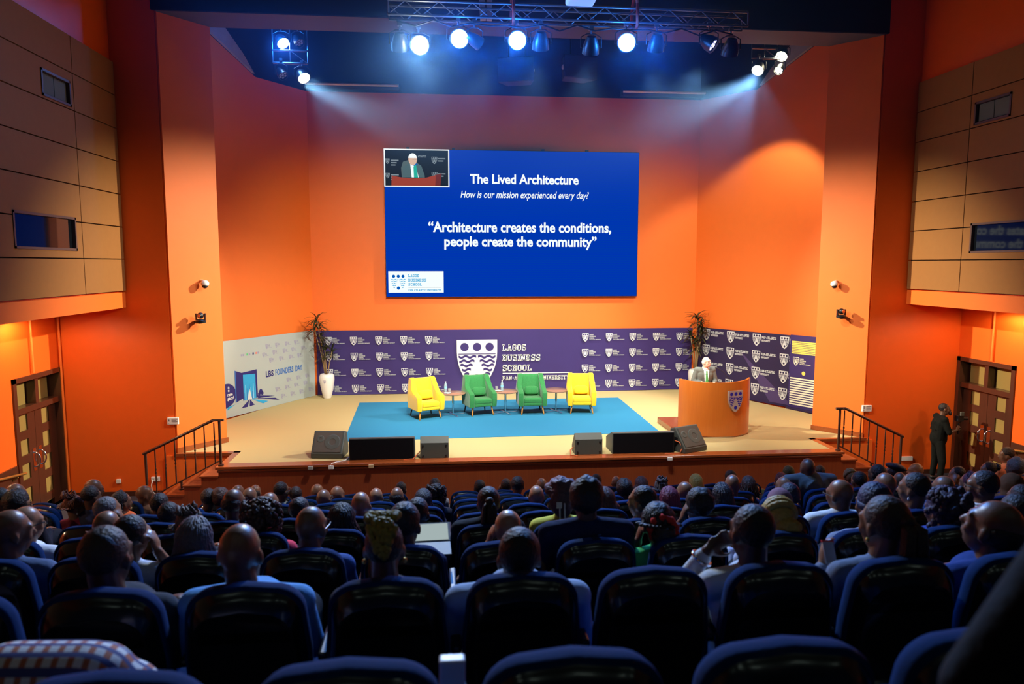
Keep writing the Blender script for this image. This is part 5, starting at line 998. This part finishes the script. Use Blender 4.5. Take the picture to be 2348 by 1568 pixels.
# the audience: pixel of the crown, row, hair, colours and what sets each one apart
NV, WH, LB, GY, BK, MAROON, DKB, SLV = (.012, .02, .07), (.72, .73, .72), (.16, .32, .62), (.10, .115, .14), (.012, .012, .016), (.10, .012, .03), (.025, .06, .16), (.32, .35, .42)
A = [  # px, py, row, hair, hair colour, skin, top, options, label
 (240,1205,1,'fade',DBR,1,(.05,.055,.07),'w=1.08 s=1.10 yaw=.1','person with very short dark hair and dark grey jacket, second nearest row'),
 (548,1200,1,'bald',BLK,2,(.15,.38,.72),'w=1.1 wide=1.1 s=1.06 yaw=.05 up=.02','bald person in a bright light blue shirt in the second nearest row'),
 (880,1180,1,'topknot',YEL,2,(.05,.05,.06),'s=1.0 e=1','person with yellow green locs on top of shaved sides and a gold earring'),
 (1190,1205,1,'bun',BLK,1,(.36,.46,.62),'w=1.16 s=1.08 h=-.10 wide=1.25 up=.05 c=blouse','person with slicked dark hair in a low bun and pale blue patterned blouse'),
 (1725,1156,1,'fade',BLK,1,(.62,.66,.68),'s=1.06 hl=chin yaw=-.1 w=1.05 roll=.05','person with black cropped hair and white shirt resting the chin on a hand'),
 (2030,1132,1,'ponytail',DBR,2,(.16,.20,.28),'s=1.06 hl=hold e=1 yaw=-.25 wl=1886,1296,3.15','person with a long dark ponytail holding a phone in the second nearest row'),
 (2282,1143,1,'fringe',BLK,1,(.02,.05,.20),'s=1.14 yaw=-.5 pitch=-.35','person with receding hair bowing the head, largest head at the right edge'),
 (300,1177,2,'bun',BLK,3,(.62,.66,.78),'s=.98 hr=face fine=1 yaw=.3 sl=short','person with slicked back hair and white blouse holding the forehead'),
 (20,1168,2,'bald',BLK,2,(.10,.14,.24),'s=1.05 yaw=.75','person with shaved head and grey blue shirt, profile at the left edge'),
 (448,1187,2,'long',(.10,.085,.10),2,(.35,.35,.42),'s=1.02','person with long straight hair in grey violet highlights'),
 (712,1160,2,'bald',BLK,2,(.05,.10,.30),'s=1.04 g=1 yaw=.35 w=1.04','bald person with glasses and a blue suit jacket in the third nearest row'),
 (928,1148,2,'short',BLK,1,NV,'s=1.06 yaw=.25','person with short black hair and navy jacket beside the laptop'),
 (1165,1168,2,'bald',BLK,3,(.20,.11,.07),'s=1.05 hl=face fine=1 sl=none','bald person raising a braceleted hand to the head'),
 (1345,1090,2,'afro',BLK,1,(.010,.016,.05),'s=1.0 w=1.12 wide=1.15 c=suit_jacket up=.05','person sitting tall with round afro hair and a dark navy suit'),
 (1510,1158,2,'scrunch',BLK,2,(.08,.55,.16),'s=1.0 yaw=.2 pitch=.2 c=dress sl=short hl=face up=.03','person with a red scrunchie around a black bun and bright green clothes'),
 (1785,1150,2,'wrap',BLD,1,(.58,.60,.78),'s=.98 yaw=.15','person with golden braids coiled in a bun behind the chin resting person'),
 (2005,1102,2,'knit',(.012,.018,.06),1,(.20,.24,.33),'s=1.04 yaw=-.2','person in a dark blue round cap and grey striped shirt'),
 (2165,1115,2,'curly',(.035,.022,.05),2,(.03,.07,.30),'s=1.0 yaw=-.3','person with glossy purple black waves at right, in a blue top'),
 (2330,1130,2,'short',BLK,1,NV,'s=1.0 yaw=-.2','person with dark hair partly cut off by the right edge, above the bowed head'),
 (58,1160,3,'bald',BLK,3,(.70,.72,.78),'s=1.04 yaw=.7 g=1 hr=hold','bald person with dark glasses and white shirt holding a blue pen at left'),
 (243,1170,3,'bald',BLK,2,(.04,.045,.06),'s=1.02 yaw=.3','bald person half hidden behind the dark grey jacket at left'),
 (438,1164,3,'updo',(.09,.06,.05),2,(.05,.05,.06),'s=.98 yaw=.1','person with a patterned headband and pinned brown hair, behind the long straight hair'),
 (600,1140,3,'curly',(.045,.022,.014),2,(.75,.06,.10),'s=1.02','person with big brown curls and a coral pink top'),
 (782,1155,3,'locs',BLK,2,(.02,.02,.03),'s=1.0 yaw=-.2','person with thick black locs bending right of the blue suit jacket'),
 (958,1140,3,'fade',BLK,1,(.10,.18,.34),'s=1.0 yaw=.2','person with cropped hair seen just behind the navy jacket and laptop'),
 (1120,1113,3,'ponytail',DBR,2,(.018,.02,.024),'s=1.0 w=1.1 wide=1.1 up=.04','person with long dark hair tied back over a black jacket'),
 (1290,1092,3,'puff',(.10,.05,.07),3,(.62,.56,.08),'s=.98 c=dress sl=short up=.06','person with a fluffy purple brown hair puff and a yellow dress'),
 (1473,1113,3,'fade',BLK,2,(.66,.70,.76),'s=1.04 yaw=-.85','person with cropped hair turned to the left in a white shirt'),
 (1603,1115,3,'afro',BLK,1,(.16,.24,.42),'s=1.0 yaw=-.45 hl=face sl=short','person with a short afro and grey blue shirt lifting the left hand'),
 (1788,1117,3,'hijab',(.20,.11,.14),2,(.30,.42,.62),'s=.98','person wearing a mauve headscarf'),
 (1928,1098,3,'bald',BLK,2,(.66,.70,.72),'s=1.04 yaw=-.4 w=1.1 wide=1.1 g=1 up=.03','bald person in a bright white shirt at right'),
 (2098,1083,3,'fade',BLK,2,(.04,.10,.26),'s=1.08 yaw=-.6 e=2','person with cropped hair, white ear stud and blue collar looking left'),
 (2255,1078,3,'fade',(.02,.02,.025),2,(.03,.05,.14),'s=1.06 yaw=-.75 g=1 col=1','person with a grey beard, glasses and white collar looking left'),
 (2335,1185,3,'bun',BLK,1,NV,'s=.9 yaw=-.2','person with a dark bun at the far right edge'),
 (245,1138,4,'fade',GRY,2,MAROON,'s=1.05 yaw=.6 hr=face','person with short grey hair and maroon top holding the cheek'),
 (535,1120,4,'fringe',BLK,1,(.66,.68,.66),'s=1.06 g=1 yaw=.35','person with a thinning crown, glasses and white shirt with dark collar line'),
 (687,1138,4,'short',BLK,1,(.02,.05,.14),'s=1.0 yaw=.3','person with short black hair between the brown curls and the blue jacket'),
 (827,1127,4,'bald',BLK,3,(.16,.36,.68),'s=1.04 yaw=.1','bald tan person in a sky blue shirt in the middle rows'),
 (1385,1118,4,'bob',(.05,.018,.016),2,(.03,.03,.05),'s=.98','person with a straight reddish black bob next to the navy suit'),
 (1533,1126,4,'braids',(.13,.012,.04),2,(.03,.03,.05),'s=.96','person with burgundy braids'),
 (1655,1107,4,'braids',(.016,.012,.018),2,(.03,.03,.05),'s=1.0 h=1.2','person with long black braids hanging straight down'),
 (1810,1112,4,'knit',(.012,.014,.03),1,(.03,.03,.05),'s=1.0','person in a black knitted cap left of the white shirted bald person'),
 (2031,1083,4,'bald',BLK,2,(.05,.11,.20),'s=1.08 yaw=-.2 g=1','bald person in teal blue at right, beside the person with an ear stud'),
 (2165,1090,4,'bald',(.03,.03,.03),2,(.03,.05,.12),'s=1.04 yaw=-.3','person with a greying shaved head in front of the purple black waves'),
 (2320,1083,4,'hijab',(.10,.045,.02),2,(.03,.03,.05),'s=1.0 yaw=-.3','person wearing a brown headscarf at the right edge'),
 (365,1128,5,'short',BLK,1,(.03,.03,.05),'s=1.0','person with short black hair near the left steps, in a dark top'),
 (388,1150,4,'fade',BLK,1,(.03,.03,.05),'s=1.0 yaw=.3','person with a rounded dark head just below the left steps'),
 (618,1128,5,'bald',BLK,2,(.03,.03,.05),'s=1.05 yaw=.3','bald person directly behind the brown curls'),
 (972,1124,5,'locs',(.02,.02,.026),2,(.03,.03,.05),'s=1.0 yaw=.3','person with swept back grey black braids by the central gap'),
 (1230,1112,5,'bald',BLK,3,(.03,.03,.05),'s=1.02','bald red brown head left of the fluffy purple hair'),
 (1571,1103,5,'bald',(.05,.05,.05),2,(.06,.05,.06),'s=1.02 yaw=-.3','bald greyish head in front of the yellow braids'),
 (1680,1087,5,'bald',BLK,2,(.14,.24,.20),'s=1.02 yaw=.1','bald person with a pale green collar near the right'),
 (2225,1081,5,'braids',(.05,.012,.03),2,(.03,.03,.05),'s=1.0 yaw=-.4','person with purple brown braids left of the bearded person'),
 (478,1118,6,'short',DBR,1,(.45,.47,.5),'s=1.0','person with black hair and white shoulder at the foot of the left steps'),
 (505,1115,6,'afro',BRN,1,(.02,.03,.06),'s=.98','person with a reddish brown afro at left'),
 (572,1117,6,'bald',BLK,2,(.03,.03,.05),'s=1.0 yaw=.3','bald person right of the white shirt with thinning crown'),
 (742,1127,6,'bald',BLK,2,(.02,.02,.03),'s=1.02 g=1 yaw=.4','bald person with dark glasses looking right, left of the sky blue shirt'),
 (862,1122,6,'bald',BLK,3,(.3,.32,.4),'s=1.02 yaw=.1','bald tan head right of the sky blue shirt'),
 (910,1119,6,'fringe',BLK,2,(.3,.3,.4),'s=1.0 yaw=.3','person with balding crown left of the swept back braids'),
 (1000,1122,6,'curly',BLK,1,(.02,.02,.03),'s=.85','person with black curls beside the central gap'),
 (1432,1100,6,'afro',BLK,1,(.02,.02,.03),'s=1.0','person with a round black afro right of the reddish bob'),
 (1515,1110,6,'updo',(.07,.05,.05),2,(.03,.03,.05),'s=.9','person with grey brown gathered hair in front of the burgundy braids'),
 (1715,1091,6,'locs',(.04,.02,.015),2,DKB,'s=.95','person with dark braids tied up and blue shoulders at right'),
 (1798,1093,6,'bald',BLK,3,(.03,.03,.05),'s=1.05 yaw=-.4','bald person turned left in front of the mauve headscarf'),
 (1853,1050,6,'bald',BLK,1,(.10,.13,.15),'s=1.08 w=1.3 wide=1.3 c=suit_jacket up=.09','large bald person with broad grey suit back sitting high at right'),
 (1970,1080,6,'fade',BLK,2,(.03,.03,.05),'s=1.04','person with close cropped greenish lit head right of the grey suit'),
 (2012,1064,6,'fade',BLK,1,(.5,.52,.55),'s=1.08 yaw=-.3','person with a dark blue lit head and pale collar below the right railing'),
 (2330,1047,6,'afro',(.12,.11,.09),2,(.04,.04,.05),'s=1.0 yaw=-.5','person with grey curly hair at the right edge'),
 (545,1111,7,'bald',BLK,2,(.03,.03,.05),'s=1.0 yaw=.3','person with a dark shiny head and glasses below the stage corner g'),
 (645,1104,7,'fade',BLK,2,(.45,.47,.48),'s=1.05 g=2 yaw=.6','person with glasses and white collar turned right, close to the stage at left'),
 (678,1116,7,'short',DBR,1,(.03,.03,.05),'s=.95','person with dark round hair right of the white collared glasses wearer'),
 (773,1116,7,'bald',BLK,3,(.2,.2,.3),'s=1.08 yaw=.5','bald tan person showing the right ear, near the stage'),
 (1187,1090,7,'short',BLK,2,(.25,.25,.3),'s=1.05 yaw=.2','person with short curly hair and a pale collar near the stage centre'),
 (1470,1097,7,'bob',(.05,.02,.02),2,(.03,.03,.05),'s=.95','person with shiny dark red hair near the stage'),
 (1595,1087,7,'braids',BLD,3,(.10,.09,.03),'s=1.0','person with golden yellow braids near the stage'),
 (1790,1085,7,'locs',RED,3,(.08,.09,.04),'s=.95','person with orange and red braids by the grey suit'),
 (1949,1076,7,'wrap',(.22,.15,.06),2,(.03,.03,.05),'s=.85','person with a striped golden headband over black braids, below the right steps'),
 (2047,1060,7,'beret',(.02,.028,.045),2,(.03,.03,.05),'s=1.0 yaw=-.4','person in a slanted dark beret before the right orange wall'),
 (2208,1070,7,'fade',BLK,3,(.05,.07,.10),'s=1.0 yaw=-1.1 hl=face side=1','person in profile raising a hand to the face, front of the right doors'),
 (2272,1056,7,'bun',BLK,3,(.03,.03,.05),'s=1.0 yaw=-1.2 side=1 e=1 h=.06','person looking left with hair in a dark red bun near the right doors'),
 (585,1111,8,'fringe',BLK,3,(.03,.03,.05),'s=1.0 yaw=.2','bald brown head touching the stage front at left'),
 (727,1109,8,'bald',BLK,3,(.03,.03,.05),'s=1.1 g=2 yaw=.5','bald person with silver glasses in the front row at left'),
 (920,1105,8,'fade',BLK,2,(.03,.03,.05),'s=1.0 yaw=.3','person with cropped hair in the front row, left of the flat topped head'),
 (997,1095,8,'short',BLK,2,(.45,.45,.48),'s=1.05','person with flat topped hair and pale collar in the front row'),
 (1100,1102,8,'fade',BLK,1,(.03,.03,.05),'s=1.05','person with dark cropped hair in the front row right of the central gap'),
 (1160,1097,8,'fade',DBR,2,(.12,.12,.14),'s=1.0 hl=face','front row person with a hand at the left cheek and dark hair'),
 (1242,1097,8,'bald',BLK,3,(.03,.03,.05),'s=1.05 hl=face','bald front row person with a hand at the left temple'),
 (1367,1086,8,'fade',BLK,1,(.03,.03,.05),'s=1.0','front row person with dark cropped hair right of the navy suit'),
 (1413,1096,8,'bald',BLK,3,(.03,.03,.05),'s=.9','small bald tan head in the front row, left of the black afro'),
 (1675,1076,8,'short',BLK,1,(.03,.03,.05),'s=1.05','front row person with a dark round afro, behind the pale green collar'),
 (1808,1066,8,'knit',(.035,.04,.015),3,(.06,.075,.03),'s=.95','front row person in an olive cap and olive top'),
 (1880,1066,8,'fade',DBR,2,(.03,.03,.05),'s=.9','front row head showing right of the large grey suit'),
 (2064,1082,6,'bald',BLK,2,(.03,.03,.05),'s=.9','brown head partly hidden below the beret'),
 (2112,1062,8,'bald',BLK,3,(.4,.4,.42),'s=1.1 yaw=-.9 hl=chin side=1','bald orange lit person with hands at the mouth near the right wall'),
 (2318,1024,8,'short',DBR,3,(.55,.20,.12),'s=1.0 yaw=-1.1 side=1','person with brown hair looking left beside the right handrail'),
 (155,1128,6,'updo',(.09,.025,.015),2,(.14,.012,.04),'s=1.05 yaw=1.0 g=1 e=2 side=1','person with reddish braids pinned up, glasses and maroon top at left'),
 (195,1101,7,'bald',BLK,2,(.015,.015,.02),'s=1.1 yaw=1.1 pitch=.15 g=1 side=1','bald person with glasses looking up to the right, before the left wall'),
 (192,1113,6,'short',BLK,1,(.02,.025,.06),'s=1.0 yaw=.6 side=1','person with dark hair just left of the bald head looking up'),
 (262,1127,6,'locs',BLK,2,(.75,.13,.03),'s=1.0 yaw=.8 sl=none side=1','person with black hair and an orange patterned top at left'),
 (322,1112,8,'bald',BLK,2,(.25,.15,.10),'s=1.15 yaw=1.0 side=1','bald person turned right below the left double socket'),
 (28,1106,6,'bald',BLK,2,(.02,.02,.03),'s=1.05 yaw=.8 side=1','bald dark head below the left brass handrail'),
 (38,1120,5,'afro',BLK,2,(.02,.02,.03),'s=1.05 yaw=1.0 g=1','person with a black afro and glasses in profile, at the left edge'),
 (2,1118,5,'fade',BLK,2,(.10,.16,.12),'s=1.0 yaw=1.1','head cut off by the left edge below the handrail'),
]
PEOPLE = []; rp = random.Random(21)
for px_, py_, k, hr_, hc_, sk, top_, op, lab in A:
    o = dict(t.split('=') for t in op.split()); f_ = lambda n, d: float(o.get(n, d))
    y, z = ROW(k); side = 'side' in o; s = f_('s', 1); lab = lab[:-2] if lab.endswith(' g') else lab
    dy = .235 if not side else .2; ext = {'afro': .037, 'puff': .095, 'curly': .035, 'wrap': .022, 'hijab': .02, 'knit': .026, 'beret': .04, 'updo': .05, 'topknot': .022, 'scrunch': .022, 'short': .016, 'long': .012, 'bob': .012, 'braids': .012, 'locs': .012, 'ponytail': .012, 'bun': .008}.get(hr_, 0)*s
    p = at(px_, py_, Y=y+dy); cz = p.z-ext-z
    near = min(SEATS[k], key=lambda q: abs(q[0]-p.x)) if k in SEATS else (p.x, None); sx = near[0]; rz = near[1].rotation_euler[2]
    if abs(p.x-sx) > .24: sx = p.x; rz = (-.28 if p.x < CX else .28) if side else 0
    hx = p.x-sx; lz = max(0, min(.1, 1.16-cz)); cz = max(1.08, min(1.56, cz))
    vox = .010 if k <= 2 else .013 if k <= 4 else .016
    yaw = f_('yaw', 0)
    J = seated(hx, cz, s, yaw+(rz if side else 0), f_('pitch', 0), f_('roll', 0), f_('w', 1), o.get('hl'), o.get('hr'), 0, f_('wide', 1), f_('up', 0)) if not side else seated(hx*math.cos(rz), cz, s, yaw+rz, f_('pitch', 0), 0, f_('w', 1), o.get('hl'), o.get('hr'))
    if 'wl' in o:
        a_, b_, c_ = [float(v) for v in o['wl'].split(',')]; w_ = at(a_, b_, Y=c_)-Vector((sx, y, z)); J['wrL'] = tuple(w_); sh = Vector(J['shL']); m_ = (sh+w_)/2; J['elL'] = (m_.x-.08, m_.y-.02, min(m_.z, sh.z)-.16); J['hands']['L'] = ((.2, .3, .9), (1, 0, .2))
    r = person((sx, y, z), rz, J, sk, hr_, hc_, top_, rp, voxel=vox, sleeve=o.get('sl', 'long'), collar=(.7, .72, .74) if 'col' in o else None, glasses=int(o.get('g', 0)), ear=int(o.get('e', 0)), fine='fine' in o, hextra=f_('h', 0) if 'h' in o else None, clothname=o.get('c', 'shirt'))
    tag(r, lab, 'person', 'seated audience'); PEOPLE.append(r); HANDS[lab] = (r, J)
# ------------------------------------------------------------------ speaker and camera operator
def standing(yaw, pitch, bend, el, wr, hands, feet=.11, w=1, s=1):
    hy = .10*bend; HM = Matrix.Translation((0, .05+hy*1.6, 1.565)) @ Matrix.Rotation(-yaw, 4, 'Z') @ Matrix.Rotation(-pitch, 4, 'X'); sw = .178*w
    return dict(s=s, HM=HM, w=w, neck=(0, .02+hy*1.3, 1.41), chest=(0, hy, 1.27), belly=(0, .02, 1.07), pelvis=(0, 0, .93), shL=(-sw, hy, 1.375), shR=(sw, hy, 1.375), elL=el[0], elR=el[1], wrL=wr[0], wrR=wr[1],
                hipL=(-.09, 0, .88), hipR=(.09, 0, .88), knL=(-feet, .03, .48), knR=(feet, .03, .48), anL=(-feet-.02, 0, .09), anR=(feet+.02, 0, .09), toL=(-feet-.04, .15, .045), toR=(feet+.04, .15, .045), hands=dict(L=hands[0], R=hands[1]))
J = standing(-.55, -.22, .9, ((-.27, .08, 1.11), (.27, .08, 1.11)), ((-.16, .27, 1.10), (.13, .27, 1.12)), (((.2, 1, -.1), (0, 0, -1)), ((-.2, 1, .1), (0, 0, -1))), w=1.05)
sp_ = person((5.60, 15.02, ST), PI, J, 4, 'fringe', (.75, .74, .70), (.15, .165, .15), R, voxel=.010, trouser=(.16, .17, .16), collar=(.80, .82, .84), glasses=1, clothname='suit_jacket'); sp_.scale = (.93,)*3
tag(sp_, 'bald person in grey suit and green tie speaking at the lectern', 'person')
T = Matrix.Translation((0, .237, 1.235)) @ Matrix.Rotation(.14, 4, 'X'); b = MB(); b.loops([[T @ Vector((x, y, z)) for x, z in ((-.06, .15), (.06, .15), (.05, .0), (.015, -.17), (-.015, -.17), (-.05, .0))] for y in (-.06, .0)]); b.build('shirt_front', cloth((.80, .82, .84)), sp_)
b = MB(); b.loops([[T @ Vector((x, y, z)) for x, z in ((-.016, .13), (.016, .13), (.013, .10), (.034, -.14), (0, -.18), (-.034, -.14), (-.013, .10))] for y in (-.02, .012)]); b.build('tie', cloth((.09, .36, .10)), sp_)
J = standing(.25, -.10, .2, ((-.25, .10, 1.12), (.25, .10, 1.12)), ((-.05, .33, 1.10), (.06, .31, 1.14)), (((.3, .6, .7), (.8, 0, 0)), ((-.3, .6, .7), (-.8, 0, 0))), feet=.17, w=1.12)
cm = person((9.83, 13.25, FL), -PI/2-.25, J, 1, 'fade', BLK, (.005, .006, .0055), R, voxel=.010, trouser=(.006, .006, .007), sleeve='short', clothname='black_shirt'); cm.scale = (.945,)*3
tag(cm, 'bearded person all in black standing by the right doors with a camera rig', 'person')
MB().ell((0, .095, -.085), (.052, .035, .05), J['HM'], 16, 10).build('beard', hairm(BLK), cm, smooth='all')
p = cm.matrix_world @ Vector((0, 0, 0)); bpy.context.view_layer.update(); q = cm.matrix_world
hp = q @ Vector((.0, .375, 1.17)); rig = thing('camera_rig', hp, 'black handheld camera on a stabiliser grip held by the person in black', 'video camera')
MB().tube([(0, 0, -.12), (0, 0, .10)], .017, 10).build('grip', M['blackm'], rig); b = MB(); b.tube([(0, 0, .10), (.07, .03, .12), (.09, .03, .22)], .012, 8); b.build('stabiliser_arm', M['blackm'], rig)
MB().box((-.06, -.05, .14), (.07, .06, .26)).build('camera_body', M['blackp'], rig, bevel=.01); MB().tube([(.07, 0, .2), (.17, -.02, .2)], .035, 14).build('lens', M['blackp'], rig); MB().box((-.03, -.09, .26), (.04, -.05, .34)).build('monitor', M['amp'], rig, bevel=.006)
J = standing(0, 0, .2, ((-.37, .04, 1.10), (.30, .05, 1.10)), ((-.08, .22, 1.02), (.18, .27, 1.05)), (((.6, .6, 0), (0, 0, -1)), ((-.4, 1, 0), (0, 0, -1))), w=1.1)
np_ = person((1.09, .86, ROW(-1)[1]), 0, J, 0, 'short', (.004, .004, .005), (.003, .003, .004), R, voxel=.011, trouser=(.005, .005, .006), clothname='black_jacket'); np_.scale = (.92,)*3; tag(np_, 'person in a black jacket standing very close at the right edge, out of focus', 'person')
# ------------------------------------------------------------------ things the audience holds or wears
def held(key): r, J = HANDS[key]; bpy.context.view_layer.update(); return r, J, r.matrix_world
def find(t): return [k for k in HANDS if t in k][0]
pt = at(1903, 1272, Y=3.08)
o = thing('phone', pt, 'phone in a red edged case held up by the person with the ponytail', 'phone'); MB().box((-.036, -.004, -.05), (.036, .004, .075)).build('phone_body', mat('phone_grey', (.34, .36, .40), .4), o, bevel=.004); MB().box((-.040, -.003, .070), (.040, .007, .084)).build('case_rim', mat('phone_red', (.6, .04, .05), .5), o)
o.rotation_euler = (-.5, .1, .1); o.scale = (.8,)*3
k = find('blue pen'); r, J, mw = held(k); pt = mw @ (Vector(J['wrR'])+Vector((-.02, .07, .08))); o = thing('pen', pt, 'light blue pen held upright by the bald person with dark glasses', 'pen'); MB().tube([(-.02, 0, -.05), (.045, 0, .13)], .008, 8).build('barrel', mat('pen_blue', (.05, .25, .7), .4), o)
p0 = mw @ (Vector(J['wrR'])+Vector((-.05, .16, -.02))); o = thing('notebook', p0, 'open white notebook under the hand with the blue pen', 'notebook'); MB().box((-.10, -.07, -.012), (.10, .07, 0)).build('pages', M['print'], o); MB().box((-.105, -.075, -.018), (.105, .075, -.012)).build('cover', M['blackp'], o)
def ring_on(k, side, m_, nm, t=.25, rr=.040):
    r, J, mw = held(k); w_ = Vector(J['wr'+side]); e = Vector(J['el'+side]); d = (e-w_).normalized(); c = w_+d*t*.25; u = d.orthogonal().normalized(); v = d.cross(u)
    MB().tube([c+(u*math.cos(2*PI*i/14)+v*math.sin(2*PI*i/14))*rr for i in range(15)], .008, 6).build(nm, m_, r, smooth='all')
k = find('braceleted'); ring_on(k, 'L', M['chrome'], 'bracelet', .15); ring_on(k, 'L', M['brass'], 'bracelet', .30)
ring_on(find('resting the chin'), 'L', M['chrome'], 'wristwatch', .2, .046)
pt = at(988, 1242, Y=4.40); lp = thing('laptop', pt, 'open laptop with a white page beyond the navy jacket', 'laptop'); lp.rotation_euler = (0, 0, .05); lp.scale = (.72,)*3
MB().box((-.17, -.20, -.012), (.17, .0, .0), Matrix.Rotation(.2, 4, 'X')).build('keyboard_base', M['amp'], lp, bevel=.004); b = MB(); T = Matrix.Rotation(-1.12, 4, 'X'); b.box((-.17, -.004, 0), (.17, .006, .22), T); sc_ = b.build('screen_lid', M['amp'], lp)
b = MB(); b.box((-.155, -.007, .015), (.155, -.004, .205), T); b.build('display', glow('laptop_page', (.36, .44, .44), 1), sc_)
pt = at(1037, 1526, Y=1.76); z_ = ROW(0)[1]+.637; o = MB().box((-.034, -.02, 0), (.034, .02, max(.1, pt.z-z_))).build('white_carton', M['white'], bevel=.006); o.location = (.035-.268+.545/2-.05, 1.8, z_); o.location.x = pt.x; tag(o, 'white upright carton wedged between two seats of the nearest row', 'carton')
# checked garment bundled on a nearest row seat
xs = [x for x, s_ in SEATS[0]]; pt = at(120, 1468, Y=1.98); sx = min(xs, key=lambda v: abs(v-pt.x)); z0_ = ROW(0)[1]+.465; h_ = pt.z-z0_; c = Vector((pt.x, 1.98, z0_)); b = MB()
b.cap(c+Vector((-.12, 0, h_-.11)), c+Vector((.09, 0, h_-.12)), .105); b.cap(c+Vector((-.16, .02, h_-.15)), c+Vector((.17, .03, h_-.19)), .10)
b.cap(c+Vector((-.14, .04, .12)), c+Vector((.14, .04, .12)), .115)
for x in (-.12, 0, .12): b.cap(c+Vector((x, .03, .13)), c+Vector((x*.9, .01, h_-.13)), .105)
g = remesh(b, .012, 'checked_garment', checks('checked_cloth'), None, 8); tag(g, 'white, orange and blue checked garment heaped on a nearest row seat', 'garment')
